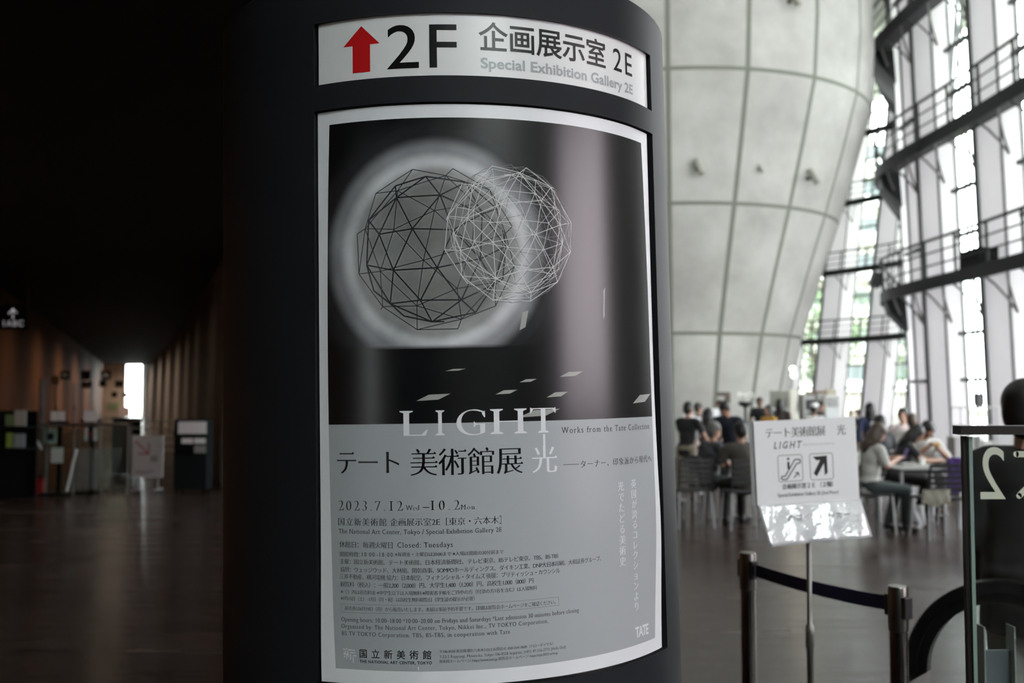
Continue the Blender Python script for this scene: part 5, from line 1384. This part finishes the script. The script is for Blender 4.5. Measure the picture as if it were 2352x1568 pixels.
for i, z in enumerate(zz): b = MB(); b.ell((.0 + .02 * i, 0, z), .058, 14, 10); b.build('globe', mat('globe_glow', (1.0, .78, .45), .3, emit=22), t, True)
t, w, zt_, zb_ = onc('coffee_machine', 1838, 904, 1871, 962, 23.45, None, 'grey and black coffee machine on the counter', 'coffee machine', z0=1.01)
MB().box((0, 0, zt_ / 2), (w, .4, zt_)).build('body', mat('machine_grey', (.26, .26, .25), .35, .5), t, bevel=.01); MB().box((.02, -.205, zt_ * .62), (w * .72, .02, zt_ * .36)).build('front_panel', M_SLAT, t); MB().box((0, -.2, .05), (w * .8, .14, .03)).build('drip_tray', M_TUBE, t)
t, w, zt_, zb_ = onc('parasol_shelf', 1854, 897, 1889, 905, 23.2, None, 'level wooden board on a post above the cook', 'shelf', z0=0)
MB().box((0, 0, (zt_ + zb_) / 2), (w, .3, .05)).build('board', mat('board_wood', (.16, .11, .05), .6), t); b = MB(); b.cyl((.06, 0, 0), (.06, 0, zb_), .02, n=8); b.build('post', M_TUBE, t)
t, w, zt_, zb_ = onc('glass_fridge', 1888, 907, 1923, 1000, 24.0, None, 'white display fridge behind the cook in white', 'fridge', z0=0)
MB().box((0, 0, zt_ / 2), (w, .5, zt_)).build('body', mat('fridge_white', (.66, .67, .67), .4), t, bevel=.01); MB().box((-.0, -.26, zt_ - .16), (w * .72, .02, .20)).build('door_window', mat('fridge_grey', (.22, .22, .21), .25), t); b = MB(); b.cyl((w * .4, -.28, .6), (w * .4, -.28, 1.1), .012, n=8); b.build('handle', M_TUBE, t)
fz = zt_; a = at(1907, 907, 24.0)
tag(MB().box((0, 0, .065), (.21, .25, .13)).build('cardboard_box', mat('box_beige', (.52, .46, .36), .8), None, loc=(a.x, 24.0, fz), bevel=.005), 'beige box on top of the white display fridge', 'box')
t, w, zt_, zb_ = onc('signpost', 1645, 901, 1677, 909, 22.0, None, 'brown signpost with a flag shaped panel before the cone', 'signpost', z0=0)
MB().box((0, 0, (zt_ + zb_) / 2), (w, .03, zt_ - zb_ + .02)).build('panel', mat('sign_brown', (.11, .085, .07), .6), t); MB().box((w / 2 - .06, 0, zb_ / 2), (.12, .03, zb_)).build('post', mat('sign_brown', (.11, .085, .07), .6), t)
pv_ = at(1712, 922, 20.6); t = thing('flower_vase', (pv_.x, 20.6, 0), 'dark pedestal vase with bright white dried flowers', 'vase'); rn = random.Random(2)
b = MB(); b.lathe([(.16, 0), (.16, .03), (.03, .06), (.03, pv_.z - .12), (.13, pv_.z - .06), (.14, pv_.z), (0, pv_.z - .01)], 20); b.build('pedestal', M_SLAT, t, True)
b = MB()
for i in range(34):
    a = rn.uniform(0, 6.28); r = rn.uniform(.05, .17); b.tube([(0, 0, pv_.z - .02), (cos(a) * r * .5, sin(a) * r * .5, pv_.z + .08), (cos(a) * r, sin(a) * r, pv_.z + rn.uniform(.10, .20))], [.006, .008, .012], 5)
b.build('flowers', mat('dried_white', (.85, .85, .80), .7), t)
for px, py, w_, h_, d, lb in ((1644, 952, .14, .22, 19.0, 'white upright paper card on a table behind the grey haired man'), (1583, 958, .20, .07, 17.5, 'white tray of paper next to the woman in the black T-shirt'), (1599, 962, .16, .07, 17.3, 'small white package beyond the woman in the black T-shirt')):
    p = at(px, py, d); t = thing('table_card', (p.x, d, 0), lb, 'card stand', 'white cards and trays in the cafe'); MB().box((0, 0, p.z), (w_, .03, h_)).build('card', mat('card_white', (.85, .85, .88), .4), t); b = MB(); b.cyl((0, 0, .02), (0, 0, p.z - h_ / 2), .014, n=8); b.cyl((0, 0, 0), (0, 0, .02), .12, n=16); b.build('stand', M_TUBE, t)
# steel rack and boxes against the near glass
pr = at(2238, 1000, 17.5); t = thing('serving_rack', (pr.x, 17.5, 0), 'steel frame rack with grey boxes by the near glass wall', 'rack')
for sx in (-.30, 0, .30):
    for sy in (-.18, .18): b = MB(); b.cyl((sx, sy, 0), (sx, sy, 1.41), .012, n=8); b.build('upright', M_TUBE, t)
for z in (.5, 1.10, 1.40): b = MB(); b.box((0, 0, z), (.64, .40, .02)); b.build('shelf', mat('rack_shelf', (.35, .34, .32), .5), t)
def gbox(px, d, z, size, c, lb, nm='storage_box'): p = at(px, 1000, d); tag(MB().box((0, 0, size[2] / 2), size).build(nm, mat('box_%d' % px, c, .6), None, loc=(p.x, d, z), bevel=.006), lb, 'box', 'boxes around the steel rack')
gbox(2225, 17.5, .51, (.30, .3, .42), (.16, .15, .15), 'dark grey box in the steel rack'); gbox(2262, 17.5, .51, (.20, .3, .34), (.36, .34, .33), 'pale grey box in the steel rack'); gbox(2205, 16.6, 0, (.30, .3, .95), (.26, .25, .25), 'tall grey bin beside the steel rack', 'waste_bin')
p = at(2248, 905, 17.5); t = thing('loudspeaker', (p.x, 17.5, 1.41), 'small black loudspeaker on top of the steel rack', 'loudspeaker'); MB().box((0, 0, .13), (.13, .14, .20)).build('cabinet', M_SLAT, t, bevel=.005); MB().box((0, 0, .015), (.10, .10, .03)).build('foot', M_PLASTIC, t)
